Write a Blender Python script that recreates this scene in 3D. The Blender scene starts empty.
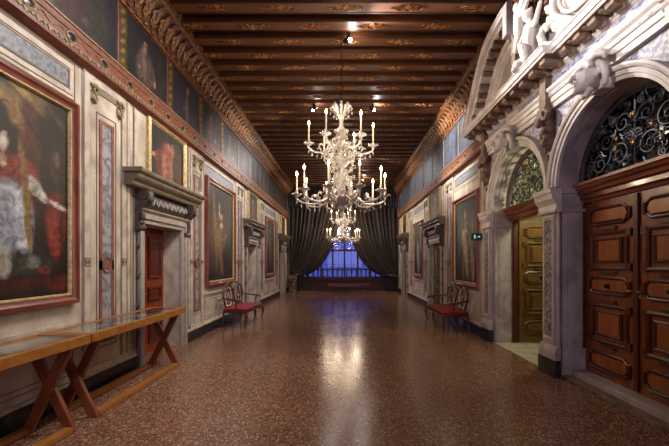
import bpy, math, random
from mathutils import Vector, Matrix
random.seed(7)
S = bpy.context.scene
COL = S.collection
PI = math.pi
def R(a): return math.radians(a)

# ------------------------------------------------------------------ helpers
def s2l(c):
    return tuple((x/12.92 if x <= .04045 else ((x+.055)/1.055)**2.4) for x in c)
def hexc(h):
    return s2l(tuple(int(h[i:i+2], 16)/255 for i in (0, 2, 4)))

class MB:
    """collects geometry of ONE mesh"""
    def __init__(s): s.v = []; s.f = []; s.m = []; s.mi = 0
    def add(s, vs, fs):
        b = len(s.v); s.v += [tuple(v) for v in vs]
        for f in fs: s.f.append(tuple(b+i for i in f)); s.m.append(s.mi)
    def mat(s, i): s.mi = i; return s
    def box(s, x0, x1, y0, y1, z0, z1):
        x0, x1 = min(x0, x1), max(x0, x1); y0, y1 = min(y0, y1), max(y0, y1); z0, z1 = min(z0, z1), max(z0, z1)
        s.add([(x0,y0,z0),(x1,y0,z0),(x1,y1,z0),(x0,y1,z0),(x0,y0,z1),(x1,y0,z1),(x1,y1,z1),(x0,y1,z1)],
              [(0,3,2,1),(4,5,6,7),(0,1,5,4),(1,2,6,5),(2,3,7,6),(3,0,4,7)]); return s
    def obox(s, p, q, w, t, up=(0,0,1)):
        """bar from p to q, width w (across), thickness t (along up)"""
        p, q = Vector(p), Vector(q); d = (q-p).normalized(); u = Vector(up)
        a = d.cross(u)
        if a.length < 1e-4: a = d.cross(Vector((1,0,0)))
        a.normalize(); b = a.cross(d).normalized()
        vs = []
        for c in (p, q):
            for i, j in ((-1,-1),(1,-1),(1,1),(-1,1)): vs.append(c + a*(w/2*i) + b*(t/2*j))
        s.add(vs, [(0,1,2,3),(7,6,5,4),(0,4,5,1),(1,5,6,2),(2,6,7,3),(3,7,4,0)]); return s
    def tube(s, pts, r, n=8, cap=True, closed=False):
        pts = [Vector(p) for p in pts]; N = len(pts)
        rs = r if isinstance(r, (list, tuple)) else [r]*N
        up = None; vs = []
        for i, p in enumerate(pts):
            if closed: t = pts[(i+1) % N]-pts[i-1]
            else: t = pts[min(i+1, N-1)]-pts[max(i-1, 0)]
            if t.length < 1e-9: t = Vector((0,0,1))
            t.normalize()
            if up is None:
                up = Vector((0,0,1)) if abs(t.z) < .9 else Vector((1,0,0))
            a = t.cross(up)
            if a.length < 1e-3: a = t.cross(Vector((0,1,0)))
            a.normalize(); b = a.cross(t).normalized(); up = b
            for k in range(n):
                an = 2*PI*k/n; vs.append(p + (a*math.cos(an)+b*math.sin(an))*rs[i])
        fs = []
        for i in range(N if closed else N-1):
            j = (i+1) % N
            for k in range(n):
                fs.append((i*n+k, i*n+(k+1) % n, j*n+(k+1) % n, j*n+k))
        if cap and not closed:
            fs.append(tuple(range(n-1, -1, -1))); fs.append(tuple((N-1)*n+k for k in range(n)))
        s.add(vs, fs); return s
    def lathe(s, prof, c=(0,0,0), n=16, sx=1, sy=1):
        """prof: (r, z) pairs"""
        vs = []; fs = []
        for (r, z) in prof:
            for k in range(n):
                a = 2*PI*k/n; vs.append((c[0]+r*sx*math.cos(a), c[1]+r*sy*math.sin(a), c[2]+z))
        for i in range(len(prof)-1):
            for k in range(n): fs.append((i*n+k, i*n+(k+1) % n, (i+1)*n+(k+1) % n, (i+1)*n+k))
        fs.append(tuple(range(n-1, -1, -1))); fs.append(tuple((len(prof)-1)*n+k for k in range(n)))
        s.add(vs, fs); return s
    def ell(s, c, r, rot=None, n=10, m=7):
        if not isinstance(r, (tuple, list)): r = (r, r, r)
        M = rot if rot is not None else Matrix.Identity(3); c = Vector(c); vs = []; fs = []
        for i in range(1, m):
            t = PI*i/m
            for k in range(n):
                a = 2*PI*k/n
                vs.append(c + M @ Vector((r[0]*math.sin(t)*math.cos(a), r[1]*math.sin(t)*math.sin(a), r[2]*math.cos(t))))
        vs.append(c + M @ Vector((0,0,r[2]))); vs.append(c + M @ Vector((0,0,-r[2])))
        for i in range(m-2):
            for k in range(n): fs.append((i*n+k, (i+1)*n+k, (i+1)*n+(k+1) % n, i*n+(k+1) % n))
        T = (m-1)*n
        for k in range(n): fs.append((T, k, (k+1) % n)); fs.append((T+1, (m-2)*n+(k+1) % n, (m-2)*n+k))
        s.add(vs, fs); return s
    def limb(s, pts, rs, n=8):
        """tapered chain with round joints, for fused sculpture"""
        s.tube(pts, rs, n)
        for p, r in zip(pts, rs): s.ell(p, r*1.02, n=8, m=6)
        return s
    def prism_x(s, poly, x0, x1):
        """poly of (y,z), extruded along x"""
        n = len(poly); vs = [(x0,y,z) for y, z in poly]+[(x1,y,z) for y, z in poly]
        fs = [(i, (i+1) % n, n+(i+1) % n, n+i) for i in range(n)]
        fs.append(tuple(range(n-1,-1,-1))); fs.append(tuple(range(n, 2*n))); s.add(vs, fs); return s
    def prism_y(s, poly, y0, y1):
        """poly of (x,z), extruded along y"""
        n = len(poly); vs = [(x,y0,z) for x, z in poly]+[(x,y1,z) for x, z in poly]
        fs = [(i, (i+1) % n, n+(i+1) % n, n+i) for i in range(n)]
        fs.append(tuple(range(n-1,-1,-1))); fs.append(tuple(range(n, 2*n))); s.add(vs, fs); return s
    def sweep_xz(s, path, prof, close=True):
        """path: (x,z) points in the wall plane; prof: closed polygon of (offset inward-normal, y)"""
        N = len(path); n = len(prof); vs = []; fs = []
        for i, (x, z) in enumerate(path):
            a = path[max(i-1,0)]; b = path[min(i+1,N-1)]
            tx, tz = b[0]-a[0], b[1]-a[1]; L = math.hypot(tx, tz) or 1; nx, nz = tz/L, -tx/L
            for (o, y) in prof: vs.append((x+nx*o, y, z+nz*o))
        for i in range(N-1):
            for k in range(n): fs.append((i*n+k, i*n+(k+1) % n, (i+1)*n+(k+1) % n, (i+1)*n+k))
        fs.append(tuple(range(n-1,-1,-1))); fs.append(tuple((N-1)*n+k for k in range(n))); s.add(vs, fs); return s
    def frame(s, x0, x1, z0, z1, w, y0, y1):
        """rectangular ring in the wall plane, outer size given, band width w"""
        s.box(x0,x1,y0,y1,z1-w,z1); s.box(x0,x1,y0,y1,z0,z0+w)
        s.box(x0,x0+w,y0,y1,z0+w,z1-w); s.box(x1-w,x1,y0,y1,z0+w,z1-w); return s
    def mitre(s, x0, x1, z0, z1, prof):
        """picture frame; prof: closed polygon of (inset, y)"""
        cs = [(x0,z0,1,1),(x1,z0,-1,1),(x1,z1,-1,-1),(x0,z1,1,-1)]; n = len(prof); vs = []
        for (x, z, sx, sz) in cs:
            for (o, y) in prof: vs.append((x+sx*o, y, z+sz*o))
        fs = []
        for i in range(4):
            j = (i+1) % 4
            for k in range(n): fs.append((i*n+k, j*n+k, j*n+(k+1) % n, i*n+(k+1) % n))
        s.add(vs, fs); return s
    def build(s, name, mats, parent=None, smooth=None, bevel=0, remesh=0, loc=None, rot=None):
        me = bpy.data.meshes.new(name); me.from_pydata(s.v, [], s.f)
        if not isinstance(mats, (list, tuple)): mats = [mats]
        for m in mats: me.materials.append(m)
        if len(mats) > 1: me.polygons.foreach_set('material_index', s.m)
        me.update()
        if smooth is not None:
            me.polygons.foreach_set('use_smooth', [True]*len(me.polygons))
            me.set_sharp_from_angle(angle=R(smooth))
        o = bpy.data.objects.new(name, me); COL.objects.link(o)
        if parent is not None: o.parent = parent
        if loc is not None: o.location = loc
        if rot is not None: o.rotation_euler = rot
        if remesh:
            md = o.modifiers.new('fuse', 'REMESH'); md.mode = 'VOXEL'; md.voxel_size = remesh; md.use_smooth_shade = True
            m2 = o.modifiers.new('soft', 'SMOOTH'); m2.factor = .5; m2.iterations = 2
        if bevel:
            md = o.modifiers.new('bevel', 'BEVEL'); md.width = bevel; md.segments = 2; md.limit_method = 'ANGLE'
        return o

def tag(o, label=None, cat=None, group=None, kind=None):
    if label: o['label'] = label
    if cat: o['category'] = cat
    if group: o['group'] = group
    if kind: o['kind'] = kind
    return o
def empty(name, loc=(0,0,0), rz=0):
    o = bpy.data.objects.new(name, None); COL.objects.link(o); o.location = loc; o.rotation_euler = (0,0,rz)
    o.empty_display_size = .1; return o
def copy_tree(o, parent=None, kids=None):
    if kids is None:
        kids = {}
        for x in bpy.data.objects:
            if x.parent: kids.setdefault(x.parent.name, []).append(x)
    c = o.copy(); COL.objects.link(c)
    if parent is not None: c.parent = parent
    for k in list(kids.get(o.name, [])): copy_tree(k, c, kids)
    return c

# ------------------------------------------------------------------ materials
def nd(t, typ, **kw):
    n = t.nodes.new(typ)
    for k, v in kw.items(): setattr(n, k, v)
    return n
def mat(name, c, rough=.5, metal=0, c2=None, scale=8, detail=4, stretch=(1,1,1), bump=0, bscale=40, spec=.5,
        ramp=(.35,.65), c3=None, trans=0, coat=0, kind='noise', dist=0):
    m = bpy.data.materials.new(name); m.use_nodes = True; t = m.node_tree; b = t.nodes['Principled BSDF']
    b.inputs['Roughness'].default_value = rough; b.inputs['Metallic'].default_value = metal
    b.inputs['Specular IOR Level'].default_value = spec
    b.inputs['Coat Weight'].default_value = coat; b.inputs['Coat Roughness'].default_value = .08
    if trans: b.inputs['Transmission Weight'].default_value = trans
    b.inputs['Base Color'].default_value = (*c, 1)
    if c2 or bump:
        tc = nd(t, 'ShaderNodeTexCoord'); mp = nd(t, 'ShaderNodeMapping'); mp.inputs['Scale'].default_value = stretch
        t.links.new(tc.outputs['Object'], mp.inputs[0])
    if c2:
        if kind == 'vor':
            n = nd(t, 'ShaderNodeTexVoronoi'); n.inputs['Scale'].default_value = scale; out = n.outputs['Color']
        else:
            n = nd(t, 'ShaderNodeTexNoise'); n.inputs['Scale'].default_value = scale; n.inputs['Detail'].default_value = detail
            n.inputs['Distortion'].default_value = dist; out = n.outputs['Fac']
        t.links.new(mp.outputs[0], n.inputs['Vector'])
        r = nd(t, 'ShaderNodeValToRGB'); r.color_ramp.elements[0].position = ramp[0]; r.color_ramp.elements[1].position = ramp[1]
        r.color_ramp.elements[0].color = (*c, 1); r.color_ramp.elements[1].color = (*c2, 1)
        if c3:
            e = r.color_ramp.elements.new((ramp[0]+ramp[1])/2); e.color = (*c3, 1)
        t.links.new(out, r.inputs[0]); t.links.new(r.outputs[0], b.inputs['Base Color'])
    if bump:
        n2 = nd(t, 'ShaderNodeTexNoise'); n2.inputs['Scale'].default_value = bscale; n2.inputs['Detail'].default_value = 4
        t.links.new(mp.outputs[0], n2.inputs['Vector'])
        bp = nd(t, 'ShaderNodeBump'); bp.inputs['Strength'].default_value = bump; bp.inputs['Distance'].default_value = .01
        t.links.new(n2.outputs['Fac'], bp.inputs['Height']); t.links.new(bp.outputs[0], b.inputs['Normal'])
    return m
def emis(name, c, s):
    m = bpy.data.materials.new(name); m.use_nodes = True; b = m.node_tree.nodes['Principled BSDF']
    b.inputs['Base Color'].default_value = (*c, 1); b.inputs['Emission Color'].default_value = (*c, 1)
    b.inputs['Emission Strength'].default_value = s; return m

H = hexc
M = {}
M['wall'] = mat('painted_plaster', H('8f8072'), .6, c2=H('cfc1b0'), scale=2.6, detail=13, stretch=(1,1,.6), dist=1.2, ramp=(.28,.66), bump=.1, bscale=12)
M['cream'] = mat('cream_painted_moulding', H('c4b6a8'), .55, c2=H('978a7e'), scale=6, detail=10, ramp=(.4,.72))
M['beige'] = mat('beige_painted_band', H('8c7a68'), .6, c2=H('a4937f'), scale=5)
M['olive'] = mat('olive_beige_band', H('8d8166'), .6, c2=H('a2957b'), scale=5)
M['line'] = mat('brown_painted_line', H('7a6858'), .6)
M['blue_marble'] = mat('blue_grey_painted_marble', H('54565f'), .5, c2=H('84848a'), scale=22, detail=8, ramp=(.35,.62))
M['grey_marble'] = mat('veined_grey_marble', H('5e5e68'), .45, c2=H('9a9698'), scale=6, detail=9, dist=1.5, ramp=(.38,.6))
M['red_marble'] = mat('red_painted_marble', H('6c3c30'), .5, c2=H('845446'), scale=10, detail=6)
M['red_dark'] = mat('dark_red_wood', H('51231a'), .45, c2=H('6e3325'), scale=8)
M['red_band'] = mat('red_brown_frieze', H('64301f'), .5, c2=H('7e4630'), scale=12, detail=8)
M['frame_red'] = mat('red_lacquered_frame', H('78382a'), .35, c2=H('622a1e'), scale=6, stretch=(1,1,1))
M['gold'] = mat('gilded_wood', H('c9a25a'), .35, .75, c2=H('8e6b2e'), scale=20)
M['gilt_pale'] = mat('pale_gilt_slip', H('cdb887'), .4, .2, c2=H('a88e58'), scale=20)
M['gold_paint'] = mat('ochre_ornament', H('92805e'), .55, c2=H('6a5a40'), scale=30, detail=4)
M['black_marble'] = mat('black_skirting_marble', H('1b1a1e'), .25, c2=H('3b3634'), scale=9, detail=8, ramp=(.45,.75))
M['stone'] = mat('white_carved_stone', H('cfc8c2'), .5, c2=H('b4aaa6'), scale=4, detail=8, bump=.15, bscale=30)
M['stone_jamb'] = mat('greyer_white_stone', H('b4aaa8'), .5, c2=H('8f8488'), scale=3, detail=9, dist=1, bump=.15, bscale=20)  # same white stone in a darker, greyer tone
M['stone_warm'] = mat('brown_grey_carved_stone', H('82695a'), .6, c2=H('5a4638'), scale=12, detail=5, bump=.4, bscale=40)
M['stone_door'] = mat('grey_door_frame_stone', H('8f8780'), .5, c2=H('a49b92'), scale=6, detail=7)
M['stone_hood'] = mat('olive_grey_hood_stone', H('5f5646'), .45, c2=H('7a6f5b'), scale=7, detail=7)
M['carved_dark'] = mat('dark_carved_stone', H('332c27'), .4, c2=H('50463c'), scale=30, bump=.6, bscale=60)
M['lilac_inset'] = mat('lilac_blue_marble_inset', H('6f7090'), .5, c2=H('b0aebf'), scale=24, detail=6, ramp=(.4,.6))
M['carved_inset'] = mat('carved_grey_inset', H('4c4648'), .55, c2=H('9a9092'), scale=26, detail=3, ramp=(.42,.6), bump=.8, bscale=30)
M['spandrel'] = mat('mottled_lilac_spandrel', H('77748c'), .55, c2=H('bcb6be'), scale=26, detail=5, ramp=(.42,.58))
M['beam'] = mat('dark_brown_timber', H('4a2812'), .5, c2=H('5c341a'), scale=3, detail=6, stretch=(.3,3,3))
M['board'] = mat('dark_ceiling_boards', H('1f0e08'), .6, c2=H('150a06'), scale=3)
M['beam_orn'] = mat('ochre_scroll_painting', H('a06c2c'), .5, c2=H('4a2812'), scale=22, detail=3, ramp=(.45,.55))
M['cornice_wood'] = mat('carved_brown_cornice_wood', H('5c3318'), .5, c2=H('3c1f0f'), scale=14, detail=5, bump=.5, bscale=40)
M['cornice_gilt'] = mat('faded_gilt_cornice_leaf', H('8a5c2c'), .45, .15, c2=H('40200f'), scale=25, ramp=(.4,.6))
M['door'] = mat('carved_walnut_door', H('653012'), .3, c2=H('884a1c'), scale=5, detail=6, stretch=(3,3,.4), coat=.2)
M['door_panel'] = mat('walnut_door_panel', H('7a4018'), .3, c2=H('985824'), scale=4, detail=6, stretch=(3,3,.4), coat=.2)
M['door_dark'] = mat('dark_walnut_moulding', H('44210d'), .36, c2=H('562c12'), scale=6)
M['lintel'] = mat('polished_red_brown_lintel', H('7d3d1c'), .25, c2=H('5d2812'), scale=6, stretch=(.3,2,2), coat=.4)
M['red_door'] = mat('orange_red_door_wood', H('8c3312'), .4, c2=H('6e240d'), scale=5, stretch=(3,3,.4))
M['red_door_dark'] = mat('dark_red_door_panel', H('3c120a'), .35, c2=H('54190d'), scale=6)
M['olive_door'] = mat('ochre_painted_door', H('60401c'), .35, c2=H('735026'), scale=5, stretch=(3,3,.4), coat=.2)
M['olive_small'] = mat('olive_brown_small_door', H('4e451f'), .45, c2=H('5c5228'), scale=5)
M['iron'] = mat('dark_wrought_iron', H('363842'), .4, .6, c2=H('50535f'), scale=20)
M['unlit_room_glass'] = mat('lunette_glass_unlit_room', H('0a0a0c'), .1)  # opaque near-black pane: the unlit room behind is in its colour
M['brass'] = mat('brass', H('c8a050'), .3, .9)
M['table_wood'] = mat('honey_oak', H('8a5520'), .4, c2=H('a26a2c'), scale=5, stretch=(.3,3,3), detail=6, coat=.2)
M['table_leg'] = mat('reddish_trestle_wood', H('6a3218'), .4, c2=H('7f4422'), scale=5, detail=6, stretch=(2,2,.5))
M['tray'] = mat('grey_beige_case_lining', H('aaa198'), .7)
M['paper'] = mat('white_sheet', H('ece8e4'), .7, c2=H('cfcac8'), scale=9)
M['paper_dark'] = mat('dark_print', H('3c3640'), .6, c2=H('6b6670'), scale=14)
M['settee_wood'] = mat('dark_walnut_settee', H('3a1d10'), .3, c2=H('59301a'), scale=10, coat=.3)
M['red_cloth'] = mat('red_upholstery', H('74101a'), .6, c2=H('8c1c28'), scale=30)
M['curtain'] = mat('dark_brown_velvet', H('18100a'), .5, c2=H('30211a'), scale=6, stretch=(1,1,.3))
M['curtain'].node_tree.nodes['Principled BSDF'].inputs['Sheen Weight'].default_value = .12
M['pelmet'] = mat('black_brown_pelmet', H('120c09'), .8)
M['window_wood'] = mat('dark_red_brown_window_wood', H('2a1009'), .45, c2=H('3a180d'), scale=6)
M['candle'] = mat('cream_candle', H('e6d6bd'), .5)
M['flame'] = emis('warm_flame_bulb', (1, .62, .28), 26)
M['spotlamp'] = emis('white_spot_lamp', (1, .95, .9), 60)
M['black_metal'] = mat('black_metal', H('15120f'), .5, .5)
M['facade_out'] = mat('pale_balustrade_stone', H('aab0c4'), .7)
M['sign_green'] = mat('dark_green_sign_box', H('0f3a35'), .4)
M['sign_mark'] = emis('pale_sign_pictogram', (.55, .85, .75), .5)
M['pass_wall'] = mat('passage_plaster', H('c2c09a'), .7)
M['pass_floor'] = mat('passage_marble', H('c8c4b0'), .35, c2=H('a09a86'), scale=5, detail=6)

def murano():
    m = bpy.data.materials.new('milky_blown_glass'); m.use_nodes = True; t = m.node_tree; b = t.nodes['Principled BSDF']
    b.inputs['Base Color'].default_value = (*H('f2ece6'), 1); b.inputs['Roughness'].default_value = .1
    b.inputs['Transmission Weight'].default_value = .55; b.inputs['IOR'].default_value = 1.45
    b.inputs['Specular IOR Level'].default_value = .9
    return m
M['glass'] = murano()
def clear_glass(name, tint, rough=0, ior=1.5):
    m = bpy.data.materials.new(name); m.use_nodes = True; t = m.node_tree; t.nodes.clear()
    o = nd(t, 'ShaderNodeOutputMaterial'); tr = nd(t, 'ShaderNodeBsdfTransparent'); g = nd(t, 'ShaderNodeBsdfGlossy')
    lw = nd(t, 'ShaderNodeLayerWeight'); lw.inputs[0].default_value = .5; pw = nd(t, 'ShaderNodeMath', operation='POWER'); pw.inputs[1].default_value = 4.2
    fr = nd(t, 'ShaderNodeMath', operation='MULTIPLY_ADD'); fr.inputs[1].default_value = .9*(ior-.5); fr.inputs[2].default_value = .04
    t.links.new(lw.outputs['Facing'], pw.inputs[0]); t.links.new(pw.outputs[0], fr.inputs[0]); fr.use_clamp = True; mx = nd(t, 'ShaderNodeMixShader')
    tr.inputs[0].default_value = (*tint, 1); g.inputs['Roughness'].default_value = rough
    t.links.new(fr.outputs[0], mx.inputs[0]); t.links.new(tr.outputs[0], mx.inputs[1]); t.links.new(g.outputs[0], mx.inputs[2])
    t.links.new(mx.outputs[0], o.inputs[0]); return m
M['pane'] = clear_glass('blue_grey_window_glass', (.75,.8,.95))
M['case_glass'] = clear_glass('display_case_glass', (.95,.96,.95), .02, 1.6)

def terrazzo():
    m = bpy.data.materials.new('red_brown_terrazzo'); m.use_nodes = True; t = m.node_tree; b = t.nodes['Principled BSDF']
    tc = nd(t, 'ShaderNodeTexCoord')
    v = nd(t, 'ShaderNodeTexVoronoi'); v.inputs['Scale'].default_value = 74; t.links.new(tc.outputs['Object'], v.inputs['Vector'])
    bw = nd(t, 'ShaderNodeSeparateColor'); t.links.new(v.outputs['Color'], bw.inputs[0])
    r = nd(t, 'ShaderNodeValToRGB'); r.color_ramp.interpolation = 'CONSTANT'
    cols = [(0,'664230'),(.18,'7b523f'),(.36,'6f4836'),(.52,'5c4032'),(.62,'8a6855'),(.76,'967866'),(.86,'744c3a'),(.93,'b09a86'),(.975,'463228')]
    e = r.color_ramp.elements; e[0].position = 0; e[0].color = (*H(cols[0][1]),1); e[1].position = cols[1][0]; e[1].color = (*H(cols[1][1]),1)
    for p, h in cols[2:]:
        x = e.new(p); x.color = (*H(h),1)
    t.links.new(bw.outputs[0], r.inputs[0])
    n = nd(t, 'ShaderNodeTexNoise'); n.inputs['Scale'].default_value = .7; n.inputs['Detail'].default_value = 5
    t.links.new(tc.outputs['Object'], n.inputs['Vector'])
    mr = nd(t, 'ShaderNodeMapRange'); mr.inputs['From Min'].default_value = .3; mr.inputs['From Max'].default_value = .7
    mr.inputs['To Min'].default_value = .88; mr.inputs['To Max'].default_value = 1.2; t.links.new(n.outputs['Fac'], mr.inputs['Value']); b.inputs['Specular IOR Level'].default_value = .75
    mx = nd(t, 'ShaderNodeMix'); mx.data_type = 'RGBA'; mx.blend_type = 'MULTIPLY'; mx.inputs['Factor'].default_value = 1
    t.links.new(r.outputs[0], mx.inputs[6]); t.links.new(mr.outputs[0], mx.inputs[7]); t.links.new(mx.outputs[2], b.inputs['Base Color'])
    mr2 = nd(t, 'ShaderNodeMapRange'); mr2.inputs['To Min'].default_value = .15; mr2.inputs['To Max'].default_value = .25
    t.links.new(n.outputs['Fac'], mr2.inputs['Value']); t.links.new(mr2.outputs[0], b.inputs['Roughness'])
    n2 = nd(t, 'ShaderNodeTexNoise'); n2.inputs['Scale'].default_value = 5; t.links.new(tc.outputs['Object'], n2.inputs['Vector'])
    bp = nd(t, 'ShaderNodeBump'); bp.inputs['Strength'].default_value = .06; bp.inputs['Distance'].default_value = .02
    t.links.new(n2.outputs['Fac'], bp.inputs['Height']); t.links.new(bp.outputs[0], b.inputs['Normal'])
    return m
M['floor'] = terrazzo()

def canvas_mat():
    m = bpy.data.materials.new('oil_on_canvas'); m.use_nodes = True; t = m.node_tree; b = t.nodes['Principled BSDF']
    a = nd(t, 'ShaderNodeAttribute'); a.attribute_name = 'paint'
    tc = nd(t, 'ShaderNodeTexCoord'); n = nd(t, 'ShaderNodeTexNoise'); n.inputs['Scale'].default_value = 9; n.inputs['Detail'].default_value = 8; n.inputs['Distortion'].default_value = 1.2
    t.links.new(tc.outputs['Object'], n.inputs['Vector'])
    mr = nd(t, 'ShaderNodeMapRange'); mr.inputs['From Min'].default_value = .3; mr.inputs['From Max'].default_value = .7
    mr.inputs['To Min'].default_value = .2; mr.inputs['To Max'].default_value = 1.1; t.links.new(n.outputs['Fac'], mr.inputs['Value'])
    mx = nd(t, 'ShaderNodeMix'); mx.data_type = 'RGBA'; mx.blend_type = 'MULTIPLY'; mx.inputs['Factor'].default_value = 1
    t.links.new(a.outputs['Color'], mx.inputs[6]); t.links.new(mr.outputs[0], mx.inputs[7]); t.links.new(mx.outputs[2], b.inputs['Base Color'])
    b.inputs['Roughness'].default_value = .48; b.inputs['Specular IOR Level'].default_value = .35
    return m
M['canvas'] = canvas_mat()

def paint(name, w, h, bg, shapes, parent, x0=0, z0=0, y=0, n=None):
    """a flat painted canvas (thin slab) whose picture is a set of soft brush shapes. u right, v up, 0..1.
    shape: (u, v, ru, rv, rot_deg, hex, softness[, alpha])"""
    nx, nz = n or (90, 110)
    mb = MB()
    for j in range(nz+1):
        for i in range(nx+1): mb.v.append((x0+w*i/nx, y, z0+h*j/nz))
    for j in range(nz):
        for i in range(nx):
            a = j*(nx+1)+i; mb.f.append((a, a+1, a+nx+2, a+nx+1)); mb.m.append(0)
    mb.box(x0, x0+w, y+.002, y+.02, z0, z0+h)
    o = mb.build(name, M['canvas'], parent)
    me = o.data; at = me.color_attributes.new('paint', 'FLOAT_COLOR', 'POINT')
    sh = []
    for q in shapes:
        u, v, ru, rv, rot, hx, soft = q[:7]; soft = soft*.5; al = q[7] if len(q) > 7 else 1
        sh.append((u, v, ru, rv, math.cos(R(rot)), math.sin(R(rot)), H(hx), soft, al))
    asp = h/w; data = []
    for j in range(nz+1):
        v = j/nz
        for i in range(nx+1):
            u = i/nx; c = list(bg(u, v))
            for (su, sv, ru, rv, cs, sn, hc, soft, al) in sh:
                du = u-su; dv = (v-sv)*asp
                a = (du*cs+dv*sn)/ru; b = (-du*sn+dv*cs)/(rv*asp)
                d = math.sqrt(a*a+b*b)
                if d < 1+soft:
                    k = al*min(1, max(0, (1+soft-d)/(2*soft+1e-6)))
                    for t in range(3): c[t] = c[t]*(1-k)+hc[t]*k
            data += [c[0], c[1], c[2], 1]
    rest = len(me.vertices)-(nx+1)*(nz+1)
    data += [.02,.015,.01,1]*rest
    at.data.foreach_set('color', data)
    return o
def grad(c0, c1):
    a, b = H(c0), H(c1)
    return lambda u, v: tuple(a[t]*(1-v)+b[t]*v for t in range(3))

# ------------------------------------------------------------------ camera
XL, XR, FAC = -3.15, 2.97, 2.98      # wall planes and the face of the stone portal
YB, YN = 19.5, -7.0                  # window wall, near end wall
ZB = 5.75                            # underside of the ceiling beams
cam = bpy.data.cameras.new('camera'); co = bpy.data.objects.new('camera', cam); COL.objects.link(co)
co.location = (0, 0, 1.6); co.rotation_euler = (R(90), 0, 0)
cam.sensor_width = 36; cam.lens = 36*350/669
cam.shift_x = -(344.5-334.5)/669; cam.shift_y = (262-223)/669
cam.clip_start = .05; S.camera = co

# ------------------------------------------------------------------ shell
def struct(o): o['kind'] = 'structure'; return o
struct(MB().box(-3.7, 3.42, YN-.3, YB+.4, -.2, 0).build('floor', M['floor']))
ceil = struct(MB().box(-3.7, 3.5, YN-.3, YB+.4, ZB+.3, ZB+.45).build('ceiling', M['board']))
# beams, each with its painted cartouches
bm = MB(); bm.box(-3.1, 2.92, -.125, .125, ZB, ZB+.3)
bm.mat(2); bm.box(-3.1,2.92,-.132,-.118,ZB+.0,ZB+.012); bm.box(-3.1,2.92,.118,.132,ZB,ZB+.012)
def beam_mesh(phase):
    b = MB(); b.box(-3.1, 2.92, -.125, .125, ZB, ZB+.3)
    b.mat(1)
    for k in range(-3, 4):
        x = k*1.05+phase
        if not -2.75 < x < 2.6: continue
        pts = []
        for (dx, dy) in ((-.24,0),(-.14,.05),(-.07,.03),(0,.075),(.07,.03),(.14,.05),(.24,0),(.14,-.05),(.07,-.03),(0,-.075),(-.07,-.03),(-.14,-.05)):
            pts.append((x+dx, dy, ZB-.003))
        b.tube(pts, .011, 4, closed=True)
        b.tube([(x-.3,0,ZB-.002),(x+.3,0,ZB-.002)], .008, 4)
        b.box(x-.035,x+.035,-.03,.03,ZB-.004,ZB)
        if (k+int(phase*4)) % 2 == 0:
            b.mat(2); b.box(x-.3,x-.14,-.022,.022,ZB-.005,ZB); b.mat(1)
    b.mat(2)
    b.box(-3.1,2.92,-.125,-.105,ZB-.006,ZB); b.box(-3.1,2.92,.105,.125,ZB-.006,ZB)
    return b
bA = None; k = 0; yb = 5.72-.44*14
while yb < YB-.1:
    if k < 2:
        o = beam_mesh((0, .5)[k]).build('beam', [M['beam'], M['beam_orn'], M['board']], ceil)
        if k == 0: bA = o
        else: bB = o
    else:
        o = (bA, bB)[k % 2].copy(); COL.objects.link(o)
    o.location = (0, yb, 0); yb += .44; k += 1

LD = [6.07, 11.85, 17.6]; RD = [11.3, 17.05]          # door centres
OW, OH = .63, 2.2
def wall(name, xa, xb, spans, openings, top):
    b = MB(); y = spans[0]
    for c in openings:
        b.box(xa, xb, y, c-OW, 0, top); b.box(xa, xb, c-OW, c+OW, OH, top); y = c+OW
    b.box(xa, xb, y, spans[1], 0, top)
    return struct(b.build(name, M['wall']))
wall('wall_left', XL, XL-.5, (YN, YB+.3), LD, ZB+.35)
wall('wall_right', XR, XR+.5, (7.36, YB+.3), RD, ZB+.35)
wall('wall_right', XR, XR+.5, (YN, 2.3), [], ZB+.35)
struct(MB().box(-3.7, 3.5, YN-.3, YN, 0, ZB+.35).build('wall_near', M['wall']))
# closed dark recess behind the left and right small doors
def baseboard(name, x, sgn, spans):
    b = MB()
    for (a, c) in spans:
        b.mat(0); b.box(x, x+sgn*.07, a, c, 0, .2)
        b.mat(1); b.box(x, x+sgn*.05, a, c, .2, .235)
    return struct(b.build(name, [M['black_marble'], M['cream']], bevel=.006))
def gaps(a, b, cs, w):
    out = []; y = a
    for c in cs: out.append((y, c-w)); y = c+w
    out.append((y, b)); return [g for g in out if g[1]-g[0] > .02]
baseboard('baseboard_left', XL, 1, gaps(YN, YB, LD, .84))
baseboard('baseboard_right', XR, -1, gaps(7.4, YB, RD, .84))
baseboard('baseboard_right', XR, -1, [(YN, 2.28)])

# wall frames: local x = left to right as seen facing the wall, local -y = into the room
def LW(y): return (XL, y, 0), R(90)
def RW(y): return (XR, y, 0), R(-90)
tn = [0]
def trim(b, mats, side, y, **kw):
    tn[0] += 1; (loc, rz) = (LW if side == 'L' else RW)(y)
    o = b.build('trim_%d' % tn[0], mats, **kw); o.location = loc; o.rotation_euler = (0,0,rz); return struct(o)

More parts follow.
